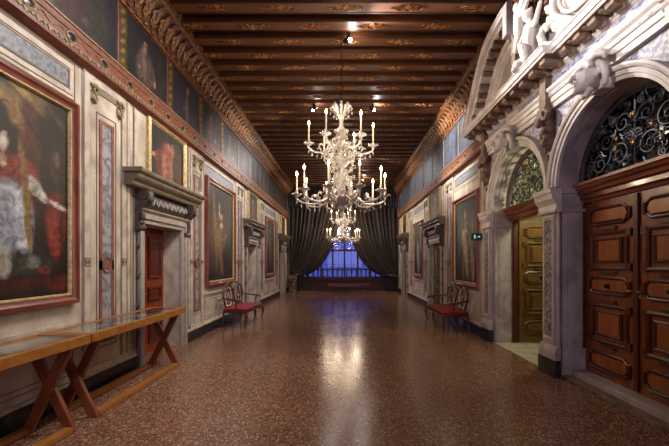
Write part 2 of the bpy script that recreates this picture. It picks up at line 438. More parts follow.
# long red frieze moulding under the upper canvases
def frieze_mould(side, a, c):
    L = c-a; b = MB()
    b.mat(0); b.prism_x([(0,3.93),(-.05,3.93),(-.10,3.97),(-.10,4.0),(0,4.0)], 0, L)  # dark ovolo, the shade strip under the moulding put into its colour
    b.mat(1); b.box(0,L,-.075,0,4.0,4.075)
    b.mat(2); b.box(0,L,-.07,0,4.075,4.2)
    b.mat(3); b.box(0,L,-.085,0,4.2,4.212)
    b.mat(2 if side == 'L' else 0); b.box(0,L,-.09,0,4.212,4.265)
    b.mat(3); b.box(0,L,-.105,0,4.265,4.285)
    n = int(L/.14)
    b.mat(3)
    for i in range(n):
        x = (i+.5)*L/n
        b.tube([(x-.06,-.078,4.015),(x-.03,-.084,4.055),(x,-.078,4.03),(x+.03,-.084,4.06),(x+.06,-.078,4.02)], .007, 4)
    x = (3.41-a) % .54 if side == 'L' else .3
    while x < L-.1:
        b.mat(3); b.lathe([(.055,0),(.055,.001)], (0,0,0), 4) if False else None
        pts = [(x+.075*math.cos(t), -.074, 4.137+.055*math.sin(t)) for t in [2*PI*i/14 for i in range(14)]]
        b.tube(pts, .010, 5, closed=True)
        b.mat(4); b.ell((x,-.068,4.137), (.06,.010,.043), n=12, m=6)
        b.mat(3)
        for s_ in (-1, 1):
            b.tube([(x+s_*.1,-.074,4.137),(x+s_*.15,-.077,4.165),(x+s_*.2,-.074,4.137),(x+s_*.25,-.077,4.11)], .005, 4)
        x += .54
    y = a if side == 'L' else c
    return trim(b, [M['red_dark'], M['gold_paint'], M['red_band'], M['cream_line'], M['black_marble']], side, y)
M['cream_line'] = mat('faded_cream_gilt_line', H('94785a'), .5, c2=H('765a40'), scale=20)
frieze_mould('L', YN, YB)
frieze_mould('R', 7.5, YB)

# carved ceiling cornice
def cornice(side, a, c):
    L = c-a; b = MB()
    b.mat(0); b.prism_x([(0,5.22),(-.06,5.22),(-.07,5.28),(-.10,5.30),(-.12,5.42),(-.22,5.60),(-.30,5.64),(-.34,5.68),(-.34,5.76),(-.36,5.78),(-.36,6.0),(0,6.0)], 0, L)
    b.mat(1); b.box(0,L,-.075,0,5.205,5.235); b.box(0,L,-.355,-.3,5.74,5.765)
    n = int(L/.21)
    for i in range(n):
        x = (i+.5)*L/n
        b.mat(1)
        # acanthus bracket
        b.tube([(x,-.115,5.31),(x,-.17,5.40),(x,-.20,5.48),(x,-.27,5.57),(x,-.33,5.60),(x,-.345,5.57)], [.02,.03,.034,.03,.026,.012], 6)
        for s_ in (-1, 1):
            b.tube([(x,-.14,5.36),(x+s_*.05,-.17,5.42),(x+s_*.06,-.2,5.50),(x+s_*.04,-.24,5.53)], [.014,.018,.016,.008], 5)
            b.tube([(x+s_*.02,-.125,5.33),(x+s_*.075,-.15,5.36),(x+s_*.08,-.17,5.42)], [.01,.014,.006], 4)
        b.mat(0); b.ell((x+L/n/2,-.19,5.47),(.035,.03,.045), n=8, m=5)
        b.mat(1); b.ell((x+L/n/2,-.09,5.265),(.05,.02,.022), n=8, m=5)
    for i in range(int(L/.09)):
        x = (i+.5)*.09; b.mat(1 if i % 2 else 0); b.box(x-.025,x+.025,-.35,-.33,5.69,5.73)
    y = a if side == 'L' else c
    return trim(b, [M['cornice_wood'], M['cornice_gilt']], side, y, smooth=40)
cornice('L', -3, YB-.02)
cornice('R', -3, YB-.02)

# ------------------------------------------------------------------ painted wall decoration
def hand(side, y0, y1):
    """local span for world span, origin at its left end as seen"""
    return (y0 if side == 'L' else y1), y1-y0
def wall_panel(side, y0, y1, blue=True, dado=True):
    """painted field above and below a big picture"""
    o, L = hand(side, y0, y1); b = MB()
    b.mat(0); b.frame(.05, L-.05, 3.47, 3.90, .012, -.006, 0)
    b.mat(1); b.frame(.09, L-.09, 3.52, 3.86, .045, -.012, 0)
    b.mat(2); b.box(.16, L-.16, -.008, 0, 3.60, 3.78)
    b.mat(0); b.frame(.145, L-.145, 3.585, 3.795, .01, -.01, 0)
    # dado
    b.mat(1); b.box(0, L, -.03, 0, .86, .90)
    b.mat(0); b.frame(.08, L-.08, .30, .80, .012, -.006, 0); b.frame(.14, L-.14, .36, .74, .01, -.006, 0)
    m = L/2
    b.mat(3); b.frame(m-.32, m+.32, .42, .68, .02, -.01, 0)
    b.mat(0); b.frame(m-.26, m+.26, .47, .63, .01, -.01, 0)
    trim(b, [M['line'], M['cream'], M['blue_marble'], M['olive']], side, o)
def pilaster(side, y0, y1, inset=True, caps=True):
    o, L = hand(side, y0, y1); b = MB(); m = L/2
    b.mat(0); b.box(0, L, -.02, 0, .235, 3.93)
    # edge bands
    w = min(.09, L*.13)
    b.mat(1); b.box(0, w, -.035, -.02, .30, 3.9); b.box(L-w, L, -.035, -.02, .30, 3.9)
    b.mat(2)
    for x in (w+.012, L-w-.012, .012, L-.012): b.box(x-.005, x+.005, -.026, -.02, .3, 3.9)
    if inset:
        hw = min(.14, L*.22)
        b.mat(2); b.frame(m-hw-.05, m+hw+.05, .5, 3.5, .012, -.028, -.02)
        b.mat(3); b.frame(m-hw, m+hw, .56, 3.42, hw*.34, -.032, -.02)
        for (za, zb) in ((.56+hw*.34, 1.50), (1.62, 3.42-hw*.34)):
            b.mat(4); b.box(m-hw*.66, m+hw*.66, -.026, -.02, za, zb)
        b.mat(3); b.box(m-hw, m+hw, -.032, -.02, 1.50, 1.62)
        pts = [(m+hw*.62*math.cos(t), -.031, 1.56+.1*math.sin(t)) for t in [2*PI*i/16 for i in range(16)]]
        b.tube(pts, .01, 5, closed=True)
        b.mat(2)
        for x in (w/2, L-w/2):
            b.frame(x-.045, x+.045, 1.55, 1.65, .01, -.042, -.03); b.frame(x-.02, x+.02, 1.58, 1.62, .01, -.042, -.03)
    # dado block
    b.mat(1); b.box(0, L, -.04, 0, .235, .30)
    if caps:
        for x in (w+.06, L-w-.06):
            b.mat(5)
            b.tube([(x-.06,-.04,3.78),(x+.02,-.05,3.80),(x+.06,-.05,3.76),(x+.05,-.05,3.71),(x,-.05,3.70),(x-.03,-.05,3.73),(x,-.055,3.76)], [.02,.024,.024,.022,.02,.016,.012], 6)
            b.tube([(x+.03,-.04,3.70),(x+.045,-.045,3.64),(x+.0,-.05,3.58),(x-.035,-.05,3.61),(x-.01,-.05,3.64)], [.022,.022,.02,.016,.012], 6)
            b.ell((x,-.03,3.66),(.05,.02,.09))
        b.mat(1); b.box(w, L-w, -.032, -.02, 3.82, 3.9)
        b.mat(2); b.box(w+.1, L-w-.1, -.034, -.02, 3.74, 3.80)
    trim(b, [M['wall'], M['cream'], M['line'], M['red_marble'], M['grey_marble'], M['gold_paint']], side, o, smooth=35)
def door_strips(side, c, h0=.66, h1=1.12):
    """painted bands flanking a door"""
    o, L = hand(side, c-h1, c+h1); b = MB()
    for (a0, a1) in ((0, h1-h0-.1), (h1+h0+.1, 2*h1)):
        b.mat(1); b.box(a0+.03, a0+.09, -.02, 0, .3, 3.9); b.box(a1-.09, a1-.03, -.02, 0, .3, 3.9)
        b.mat(0)
        for x in (a0+.02, a0+.10, a1-.10, a1-.02): b.box(x-.004, x+.004, -.01, 0, .3, 3.9)
        b.mat(2); b.box((a0+a1)/2-.02, (a0+a1)/2+.02, -.008, 0, .4, 2.6)
    b.mat(0); b.frame(h1-.84, h1+.84, 2.95, 3.915, .008, -.008, 0)
    trim(b, [M['line'], M['cream'], M['olive']], side, o)

wall_panel('L', 1.6, 4.14); pilaster('L', 4.2, 5.0); door_strips('L', LD[0], h1=1.05)
pilaster('L', 7.1, 7.72, caps=True)
wall_panel('L', 7.76, 10.0); pilaster('L', 10.1, 10.78); door_strips('L', LD[1], h1=1.05)
pilaster('L', 12.95, 13.55); wall_panel('L', 13.6, 15.75); pilaster('L', 15.8, 16.5, caps=False); door_strips('L', LD[2], h1=1.05)
pilaster('L', -1.0, -.2); wall_panel('L', -.15, 1.5, dado=True)
pilaster('R', 7.4, 7.62, inset=False, caps=False)
wall_panel('R', 7.62, 9.5); pilaster('R', 9.5, 10.15); door_strips('R', RD[0], h1=1.05)
pilaster('R', 12.38, 12.98); wall_panel('R', 13.0, 15.1); pilaster('R', 15.15, 15.9); door_strips('R', RD[1], h1=1.05)

# ------------------------------------------------------------------ pictures
def picture(side, yc, w, z0, z1, kind, label, group, bg, shapes, name='framed_painting'):
    (loc, rz) = (LW if side == 'L' else RW)(yc)
    e = empty(name, (loc[0], loc[1], z0), rz); tag(e, label, 'painting', group); h = z1-z0; m = w/2
    if kind == 'red':
        MB().mitre(-m, m, 0, h, [(0,0),(0,-.05),(.015,-.085),(.05,-.095),(.075,-.07),(.105,-.06),(.105,0)]).build('frame', M['frame_red'], e, smooth=50)
        MB().mitre(-m+.105, m-.105, .105, h-.105, [(0,-.03),(0,-.062),(.012,-.066),(.024,-.045),(.024,-.03)]).build('gilt_slip', M['gilt_pale'], e, smooth=50)
        t = .128
    else:
        MB().mitre(-m, m, 0, h, [(0,0),(0,-.05),(.03,-.075),(.06,-.045),(.07,-.03),(.07,0)]).build('frame', M['gilt_pale'], e, smooth=50)
        t = .068
    paint('canvas', w-2*t, h-2*t, bg, shapes, e, -m+t, t, -.028)
    return e
# big near picture: seated prelate in white and red, red table, draperies.  (u,v) found from where things sit on it
def P1(x, y):
    d = 1092/(344.5-x); return (d-1.92)/2.02, (1.6+(262-y)*d/350-1.25)/2.05
def b1(lst):
    out = []
    for (x, y, rx, ry, rot, hx, soft, *al) in lst:
        u, v = P1(x, y); d = 1092/(344.5-x)
        out.append((u, v, rx*d*d/1092/2.02, ry*d/350/2.05, rot, hx, soft, *al))
    return out
sh = [(.3,.5,.35,.45,0,'2a1c16',.4),(.35,.3,.3,.25,0,'55221c',.4),(.45,.55,.2,.3,10,'6c2a22',.4)]
sh += b1([(30,95,40,9,-25,'6e5530',.5),(10,98,16,10,-20,'8a6c3c',.5),(22,90,12,5,-30,'9c8048',.5),(48,108,14,4,-35,'5d4728',.5),
          (28,125,9,26,-6,'5a2c24',.45),(34,140,8,30,5,'4a231d',.5),(52,150,12,40,0,'1c1614',.5),(18,118,6,12,20,'7a5a34',.5),
          (14,110,7,14,10,'8c6a40',.6,.7),(55,170,5,18,0,'3a2c26',.5),(57,160,2.5,8,0,'6a5040',.6),
          (8,175,14,24,0,'6e2620',.35),(24,172,16,14,-30,'8a322a',.3),(30,182,14,9,-40,'7c2a24',.3),
          (16,205,20,20,0,'6a2a24',.4),(10,215,24,34,0,'b4b4bc',.3),(22,222,8,30,4,'c6c8cf',.3),(4,225,8,32,0,'9a9ca8',.3),(14,235,3,24,0,'7a7c8a',.5,.7),(30,230,3.5,26,0,'85868f',.5,.7),
          (34,186,11,7,-42,'b9b2aa',.3),(42,196,7,4.5,-45,'d0c6bc',.3),(48,202,3.6,2.6,-30,'c09078',.3),
          (27,205,3.6,48,4,'8a6a30',.25),(23,165,3,26,8,'7d5e2a',.25),(27,225,1.6,20,4,'b0904c',.5,.7),
          (3,160,4.5,6,0,'c29a82',.3),(1,150,4,8,0,'b08870',.3),(4,140,4,9,0,'d2c8ba',.4),
          (56,222,10,30,0,'742820',.3),(54,235,6,26,6,'8a352a',.4),(62,225,2,30,0,'501a16',.5),(58,206,9,2.6,-18,'c8bcae',.3),
          (30,265,26,10,8,'33332a',.3),(26,262,9,7,20,'4c4a3e',.4),(34,262,7,6,0,'8a8a80',.5,.6),(44,270,7,4,-12,'68301e',.4),
          (4,262,8,16,0,'a8a294',.35),(20,285,60,6,3,'4c1a14',.5),(60,283,14,7,0,'5a2018',.5)])
picture('L', 2.93, 2.28, 1.12, 3.43, 'red', 'large red framed painting of a seated prelate in red robes, above the display tables', None,
        grad('2c1814', '1e1712'), sh)
def standing(robe, under, skin, x=.5, sc=1, ped=None, lean=0):
    s_ = [(x, .42*sc+.02, .17*sc, .30*sc, lean, robe, .25), (x+.02, .30*sc, .20*sc, .26*sc, lean, robe, .3),
          (x-.02, .50*sc, .06*sc, .22*sc, lean, under, .35), (x+.03, .30*sc, .05*sc, .24*sc, lean+4, under, .4),
          (x-.13*sc, .56*sc, .04*sc, .12*sc, -25, robe, .3), (x+.14*sc, .58*sc, .04*sc, .12*sc, 30, robe, .3),
          (x-.18*sc, .49*sc, .025, .018, 0, skin, .4), (x+.2*sc, .52*sc, .025, .018, 0, skin, .4),
          (x-.06, .33*sc, .012, .26*sc, 8, 'b08a5a', .4), (x+.09, .3*sc, .012, .24*sc, -10, 'a57e50', .4), (x-.11, .2*sc, .03, .14*sc, 16, '2a1c14', .4), (x+.0, .63*sc, .07*sc, .03*sc, 0, 'c8b8a0', .4), (x+.13, .18*sc, .05, .12*sc, -14, robe, .4), (x+.02, .47*sc, .1*sc, .012, 4, '8a6a38', .4),
          (x+.005, .735*sc, .05*sc, .045*sc, 0, skin, .3), (x+.005, .79*sc, .05*sc, .025*sc, 0, '2a1a12', .4)]
    return s_
dk = grad('221a14', '26221f')
picture('L', 8.88, 2.02, 1.03, 3.56, 'red', 'tall red framed painting of a dark standing figure, behind the left settee', None,
        grad('2c2018', '2a2626'), [(.3,.4,.2,.3,10,'5c4020',.5),(.25,.6,.05,.4,8,'8a6a3a',.5,.8),(.75,.5,.2,.4,0,'25201e',.5)]+standing('4a3022','7a5432','c0906c',.5,.95)+[(.35,.35,.05,.25,-6,'7a5c30',.4),(.7,.25,.16,.14,0,'1b1c24',.4),(.42,.75,.03,.09,0,'b8a894',.4)])
picture('L', 14.7, 1.8, 1.0, 3.42, 'red', 'narrow looking red framed dark painting, third large picture along the left wall', None, dk, standing('3a3230','57534e','a07a60',.5,.9)+[(.3,.2,.2,.1,0,'3c2c20',.5)])
picture('R', 8.5, 1.8, 1.0, 3.22, 'red', 'red framed painting of a standing figure in cream robes, beside the stone arch', None,
        grad('2a221c', '33343a'), [(.3,.6,.2,.3,0,'3a3c42',.5)]+standing('3c3228','b5a07a','b98c6c',.5,.98)+[(.42,.5,.09,.16,12,'c2ae88',.3),(.58,.26,.035,.25,8,'b09468',.4),(.38,.25,.04,.24,0,'7c6c50',.4),(.8,.2,.06,.2,5,'a08458',.4),(.47,.82,.03,.07,0,'c8b894',.4),(.75,.45,.05,.3,-6,'8a7858',.5,.7)])
picture('R', 14.0, 1.7, 1.0, 3.2, 'red', 'red framed painting with a pale draped figure, right wall near the curtains', None, dk, standing('77777a','a09a90','a07a60',.5,.9))
picture('L', 6.2, 1.3, 2.955, 3.925, 'gold', 'gold framed portrait of a person in red brown, above the nearest left hand door', None,
        grad('2a2018', '34302e'), [(.55,.3,.4,.5,8,'6a3422',.3),(.45,.35,.14,.42,0,'96583c',.35),(.62,.4,.06,.42,-4,'a3684a',.4),(.75,.3,.12,.4,0,'4a2418',.4),(.2,.45,.12,.1,30,'7c4430',.3),(.1,.42,.05,.05,0,'b88868',.3),(.55,.76,.07,.1,0,'b48062',.3),(.55,.86,.08,.06,0,'4a2418',.3),(.4,.2,.05,.3,0,'b07858',.5,.7)])
picture('L', 11.95, 1.25, 2.955, 3.925, 'gold', 'gold framed portrait of a bearded person in dark brown, above the middle left hand door', None,
        grad('201814', '2c2824'), [(.5,.25,.4,.45,0,'3c2a24',.3),(.5,.45,.12,.3,0,'6a5044',.35),(.5,.75,.08,.1,0,'a88264',.3),(.5,.68,.07,.06,0,'8a8078',.4)])
picture('L', 17.7, 1.25, 2.955, 3.925, 'gold', 'gold framed reddish portrait above the farthest left hand door by the curtain', None,
        grad('2c1a12', '3a2418'), [(.5,.25,.4,.45,0,'7a4228',.3),(.5,.75,.08,.1,0,'a88264',.3)])
picture('R', 11.35, 1.3, 2.955, 3.925, 'gold', 'gold framed portrait in grey and mauve tones, above the nearer small right hand door', None,
        grad('3a2c28', '453c3e'), [(.5,.25,.4,.45,0,'544248',.3),(.5,.75,.08,.1,0,'a88264',.3),(.45,.35,.1,.3,0,'6e5a60',.4)])
picture('R', 17.05, 1.25, 2.955, 3.925, 'gold', 'gold framed ochre portrait above the farthest small right hand door', None,
        grad('4a3216', '5a4020'), [(.5,.25,.4,.45,0,'33221a',.3),(.5,.75,.08,.1,0,'a88264',.3)])

# upper frieze canvases: dark figures between painted gold columns
def frieze_pic(side, y0, y1, robe, skin, label, group, seed, plain=False):
    rnd = random.Random(seed); o, L = hand(side, y0, y1); (loc, rz) = (LW if side == 'L' else RW)(o)
    e = empty('frieze_painting', (loc[0]+(.003 if side == 'L' else -.003), loc[1], 4.29), rz); tag(e, label, 'painting', group)
    c0 = ('1c1a22','201c20','26222a')[seed % 3] if side == 'L' else ('474c59','51566280'[:6],'3f444f')[seed % 3]
    x = .55+rnd.uniform(-.06,.06); sh = []
    if side == 'L':
        sh = [(.08,.5,.075,.9,0,'4d3a18',.12),(.08,.15,.05,.03,40,'7c6230',.4),(.08,.3,.05,.03,40,'84682f',.4),(.08,.45,.05,.03,40,'7c6230',.4),(.08,.6,.05,.03,40,'84682f',.4),(.08,.75,.05,.03,40,'7c6230',.4),(.08,.9,.05,.03,40,'7c6230',.4),
              (x,.28,.17,.42,0,robe,.4),(x-.03,.3,.05,.4,0,'7c6458',.5,.5),(x-.13,.42,.05,.18,-20,robe,.4),(x+.15,.4,.05,.18,25,robe,.4),(x,.76,.035,.06,0,skin,.3),(x,.83,.04,.03,0,'1c1412',.4),(x,.69,.03,.03,0,'6e6660',.4),
              (x-.12,.3,.02,.03,0,skin,.4),(x+.2,.22,.025,.06,0,skin,.4),(.85,.4,.08,.5,0,'2c2620',.6)]
    else:
        sh = [(.04,.5,.03,.7,0,'23262e',.3),(.9,.5,.1,.6,0,'2a2e38',.6),(x,.4,.2,.42,0,robe,.6,.6),(x,.8,.06,.09,0,skin,.5,.35)]
    paint('canvas', L-.02, .925, grad(c0, c0), sh, e, .01, 0, -.035, n=(64,50))
    mb = MB(); mb.mitre(0, L, 0, .925, [(0,0),(0,-.045),(.012,-.048),(.018,-.036),(.018,0)])
    mb.build('moulding', M['line'] if side == 'R' else M['red_dark'], e)
robes = ['3a1612','4e3c36','2a2226','4c2622','2e2a28','4e3a32']
y = 2.16; k = 0
order = ['nearest','second','third','fourth','fifth','sixth','seventh','eighth','ninth','tenth','eleventh','twelfth','thirteenth','fourteenth']
while y < YB-.9:
    y1 = min(y+(2.64 if k == 0 else 1.34), YB-.45)
    frieze_pic('L', y, y1, robes[k % 6], ('9c6a4c','8c6450')[k % 2], 'dark frieze canvas above the left wall moulding, %s one from the camera' % order[k], 'frieze paintings of the left wall', k)
    y = y1; k += 1
y = 7.68; k = 0
while y < YB-.9:
    y1 = min(y+1.32, YB-.45)
    frieze_pic('R', y, y1, '4a4a58', '8a7a74', 'blue grey frieze canvas above the right wall moulding, %s one from the stone portal' % order[k], 'frieze paintings of the right wall', k+20)
    y = y1; k += 1

# ------------------------------------------------------------------ small doors with hoods
dn = [0]
def small_door(side, c, woodA, woodB, dy=0):
    dn[0] += 1; (loc, rz) = (LW if side == 'L' else RW)(c)
    e = empty('door_%d' % dn[0], loc, rz); struct(e)
    for s_ in (-1, 1):
        lf = MB(); a, b_ = (-OW, -.003) if s_ < 0 else (.003, OW)
        lf.box(a, b_, .32+dy, .37+dy, 0, OH).build('leaf', woodA, e)
        m = (a+b_)/2
        for (z0, z1) in ((.15,.75),(.9,1.15),(1.3,2.05)):
            p = MB(); p.mitre(m-.22, m+.22, z0, z1, [(0,.32+dy),(0,.295+dy),(.03,.29+dy),(.05,.305+dy),(.05,.32+dy)]); p.box(m-.15,m+.15,.305+dy,.32+dy,z0+.08,z1-.08)
            p.build('panel', woodB, e)
    MB().tube([(-.05,.32+dy,1.05),(-.05,.26+dy,1.05),(-.11,.26+dy,1.05)], .012, 8).build('handle', M['brass'], e, smooth=40)
    st = MB(); st.box(-OW,OW,.0,.5,-.001,.004)
    return e
def hood(side, c, label, group, flip):
    (loc, rz) = (LW if side == 'L' else RW)(c)
    e = empty('door_surround', loc, rz); tag(e, label, 'door frame', group)
    f = MB()
    for s_ in (-1, 1):
        f.box(s_*OW, s_*(OW+.07), -.05, .0, 0, OH+.07); f.box(s_*(OW+.07), s_*(OW+.16), -.08, 0, 0, OH+.16)
        f.box(s_*(OW-.012), s_*(OW+.02), -.035, 0, 0, OH)
    f.box(-OW,OW,-.05,0,OH,OH+.07); f.box(-OW-.07,OW+.07,-.08,0,OH+.07,OH+.16)
    f.prism_x([(0,OH+.16),(-.08,OH+.16),(-.12,OH+.2),(-.12,OH+.22),(0,OH+.22)], -OW-.18, OW+.18)
    f.build('frame', M['stone_door'], e, bevel=.006)
    r = MB()
    r.mat(0); r.prism_x([(0,2.42),(-.05,2.42),(-.1,2.48),(-.12,2.55),(-.1,2.62),(-.05,2.68),(0,2.68)], -.66, .66)
    r.mat(1)
    for i in range(9):
        x = -.6+i*.15; r.tube([(x-.06,-.11,2.50),(x-.02,-.13,2.60),(x+.04,-.12,2.58),(x+.03,-.13,2.52),(x-.01,-.125,2.53)], [.012,.018,.016,.014,.008], 5)
    r.build('carved_frieze', [M['carved_dark'], M['stone_door']], e, smooth=40)
    for s_ in (-1, 1):
        x = s_*.78; q = MB()
        q.prism_x([(0,2.05),(-.04,2.05),(-.09,2.12),(-.07,2.2),(-.06,2.3),(-.12,2.42),(-.2,2.5),(-.24,2.6),(-.22,2.68),(-.2,2.7),(0,2.7)], x-.07, x+.07)
        q.tube([(x-.09,-.17,2.6),(x+.09,-.17,2.6)], .06, 10); q.tube([(x-.09,-.07,2.12),(x+.09,-.07,2.12)], .045, 10)
        q.ell((x,-.22,2.56),(.05,.04,.08)); q.ell((x,-.1,2.3),(.04,.04,.1)); q.ell((x,-.09,2.2),(.05,.035,.04))
        q.build('console', M['carved_dark'], e, smooth=40)
        g = MB(); g.box(s_*.80-.03, s_*.80+.03, -.03, 0, .3, 2.04)
        for z in (.5,.95,1.4,1.85): g.ell((s_*.80,-.035,z),(.035,.03,.06)); 
        g.build('garland_strip', M['carved_dark'], e, smooth=40)
    k = MB()
    k.prism_x([(0,2.70),(-.14,2.70),(-.16,2.73),(-.16,2.76),(-.22,2.80),(-.24,2.83),(-.24,2.86),(-.28,2.89),(-.29,2.92),(-.29,2.94),(0,2.94)], -1.12, 1.12)
    for s_ in (-1, 1):
        k.box(s_*1.12, s_*1.16, -.31, 0, 2.88, 2.945)
    k.build('cornice', M['stone_hood'], e, bevel=.004)
    return e
hl = ['grey stone door surround with dark carved consoles, beyond the display tables on the left wall',
      'grey stone door surround with projecting hood, behind the far end of the left settee',
      'grey stone door surround with projecting hood, beside the left curtain']
for c, l in zip(LD, hl): hood('L', c, l, None, 0)
hr = ['stone door surround with brown hood, just beyond the right settee',
      'pale stone door surround with hood, at the far end of the right wall by the curtain']
for c, l in zip(RD, hr): hood('R', c, l, None, 1)
for c in LD: small_door('L', c, M['red_door'], M['red_door_dark'])
for c in RD: small_door('R', c, M['olive_small'], M['olive_small'], -.24)


# ------------------------------------------------------------------ stone portal with two arches
PY = 4.0; ZS = 2.65; AR = .92; LW_ = .85
P = empty('stone_portal', (FAC, PY, 0), R(-90))
tag(P, 'white stone portal with two arches, carved heads and curved pediment', 'portal')
TH = .44; XA, XB_ = -3.36, 1.68; AC = (-2.09, 0.05)
def arch_cells(b, x0, x1, cx, r, zs, z1, y0, y1, n=28):
    pts = [(cx-r*math.cos(PI*i/n), zs+r*math.sin(PI*i/n)) for i in range(n+1)]
    b.box(x0, cx-r, y0, y1, 0, zs); b.box(cx+r, x1, y0, y1, 0, zs)
    b.box(x0, cx-r, y0, y1, zs, z1); b.box(cx+r, x1, y0, y1, zs, z1)
    for i in range(n):
        (xa, za), (xb, zb) = pts[i], pts[i+1]
        b.add([(xa,y0,za),(xb,y0,zb),(xb,y0,z1),(xa,y0,z1),(xa,y1,za),(xb,y1,zb),(xb,y1,z1),(xa,y1,z1)],
              [(0,1,2,3),(5,4,7,6),(4,5,1,0)])
b = MB()
arch_cells(b, XA, -1.02, AC[0], AR, ZS, 4.3, 0, TH)
arch_cells(b, -1.02, 1.12, AC[1], AR, ZS, 4.3, 0, TH)
b.box(1.12, XB_, 0, TH, 0, 4.3); b.box(XA, XB_, 0, TH, 4.3, ZB+.35)
b.build('facade', M['stone_jamb'], P)
for cx in AC:
    pts = []; n = 40
    path = [(cx-AR*math.cos(PI*i/n), ZS+AR*math.sin(PI*i/n)) for i in range(n+1)]
    path = path[::-1]
    # normal of sweep points outward: order right to left
    prof = [(0,0),(0,-.04),(.035,-.045),(.038,-.038),(.042,-.038),(.046,-.06),(.085,-.065),(.09,-.052),(.097,-.052),(.10,-.08),(.125,-.095),(.15,-.09),(.15,0)]
    MB().sweep_xz(path, [(o, y) for o, y in prof]).build('archivolt', M['stone'], P, smooth=40)
    # soffit rib
    path2 = [(cx-(AR)*math.cos(PI*i/n), ZS+(AR)*math.sin(PI*i/n)) for i in range(n+1)][::-1]
    MB().sweep_xz(path2, [(-.012,.10),(-.012,.30),(.0,.30),(0,.10)]).build('soffit_band', M['stone_jamb'], P, smooth=40)
# piers
PX = [-3.2, -1.02, 1.17]
for px in PX:
    w = .14 if px < 0 else .12
    q = MB(); q.box(px-w-.05, px+w+.05, -.03, 0, 0, 2.3); q.box(px-w, px+w, -.055, -.03, .42, 2.3)
    q.box(px-w-.06,px+w+.06,-.085,0,.235,.34); q.prism_x([(0,.34),(-.085,.34),(-.075,.37),(-.055,.42),(-.03,.43),(0,.43)], px-w-.06, px+w+.06)
    q.build('pier', M['stone_jamb'], P, bevel=.004)
    MB().box(px-w-.065,px+w+.065,-.095,0,0,.235).build('plinth_block', M['black_marble'], P, bevel=.006)
    i_ = MB(); i_.box(px-w+.045,px+w-.045,-.062,-.055,.55,2.2)
    i_.build('carved_inset', M['carved_inset'], P)
    MB().mitre(px-w+.02,px+w-.02,.5,2.25,[(0,-.05),(0,-.068),(.02,-.068),(.03,-.056),(.03,-.05)]).build('inset_border', M['stone'], P)
    c = MB(); c.prism_x([(0,2.29),(-.09,2.29),(-.10,2.32),(-.075,2.33),(-.075,2.40),(-.09,2.42),(-.13,2.48),(-.14,2.54),(-.155,2.56),(-.16,2.62),(0,2.62)], px-w-.08, px+w+.08)
    c.build('impost_capital', M['stone'], P)
# impost returns running into the jambs, and jamb pilasters
for cx in AC:
    for s_ in (-1, 1):
        x = cx+s_*AR; q = MB(); q.box(x, x-s_*.05, .02, TH, 0, 2.62); x = x-s_*.05
        q.box(x-s_*.0, x-s_*.02, .03, .33, 0, .42); q.box(x, x-s_*.012, .09, .27, .42, 2.25)
        q.box(x, x-s_*.03, .0, .36, 2.54, 2.62); q.box(x, x-s_*.02, .0, .36, 2.29, 2.33)
        q.build('jamb_panel', M['stone_jamb'], P, bevel=.003)
# spandrels
for (xa, xb) in ((-3.0,-2.25),(-1.93,-1.13),(-.91,-.11),(.21,.98)):
    cx = min(AC, key=lambda c: abs(c-(xa+xb)/2)); b = MB(); n = 26; RO = AR+.17
    for i in range(n):
        x0 = xa+(xb-xa)*i/n; x1 = xa+(xb-xa)*(i+1)/n
        f = lambda x: max(ZS+.12, ZS+math.sqrt(max(0, RO*RO-(x-cx)**2)))
        za, zb = f(x0), f(x1)
        if min(za, zb) > 3.70: continue
        b.add([(x0,-.012,min(za,3.72)),(x1,-.012,min(zb,3.72)),(x1,-.012,3.74),(x0,-.012,3.74)], [(0,1,2,3)])
    b.build('spandrel_panel', M['spandrel'], P)
# entablature
e_ = MB()
e_.prism_x([(0,3.76),(-.06,3.76),(-.06,3.83),(-.08,3.84),(-.08,3.91),(-.10,3.92),(-.10,3.97),(-.13,4.0),(-.14,4.03),(-.05,4.05),(-.05,4.20),(-.07,4.21),(-.07,4.225),(-.10,4.24),(-.10,4.27),(0,4.27)], XA, XB_)
e_.build('architrave', M['stone'], P)
for (xa, xb) in ((-3.3,-2.35),(-1.9,-1.2),(-.94,.94)):
    MB().box(xa, xb, -.056, -.05, 4.065, 4.19).build('frieze_inset', M['lilac_inset'], P)
MB().box(-.94,.94,-.105,-.10,3.93,3.96).build('architrave_inset', M['lilac_inset'], P)
def cornice_run(x0, x1, out, name='cornice'):
    c = MB(); c.prism_x([(0,4.26),(-.10,4.26),(-.10,4.285),(-out+.05,4.30),(-out+.03,4.30),(-out+.02,4.325),(-out,4.33),(-out-.01,4.385),(-out-.03,4.40),(-out-.03,4.41),(0,4.41)], x0, x1)
    c.build(name, M['stone'], P)
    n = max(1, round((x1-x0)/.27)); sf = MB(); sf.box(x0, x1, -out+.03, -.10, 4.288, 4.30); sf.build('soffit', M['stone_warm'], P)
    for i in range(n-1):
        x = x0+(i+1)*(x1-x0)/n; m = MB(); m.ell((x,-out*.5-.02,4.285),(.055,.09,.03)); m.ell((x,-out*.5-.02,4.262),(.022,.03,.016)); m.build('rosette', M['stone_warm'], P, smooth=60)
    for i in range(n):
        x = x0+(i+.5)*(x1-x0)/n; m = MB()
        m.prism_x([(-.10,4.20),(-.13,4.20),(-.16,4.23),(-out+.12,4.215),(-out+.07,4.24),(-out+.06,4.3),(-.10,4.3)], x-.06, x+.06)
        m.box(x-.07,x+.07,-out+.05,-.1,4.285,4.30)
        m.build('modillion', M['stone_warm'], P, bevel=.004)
cornice_run(-3.6, -.52, .42); cornice_run(-.52, .52, .32); cornice_run(.52, XB_+.1, .42)
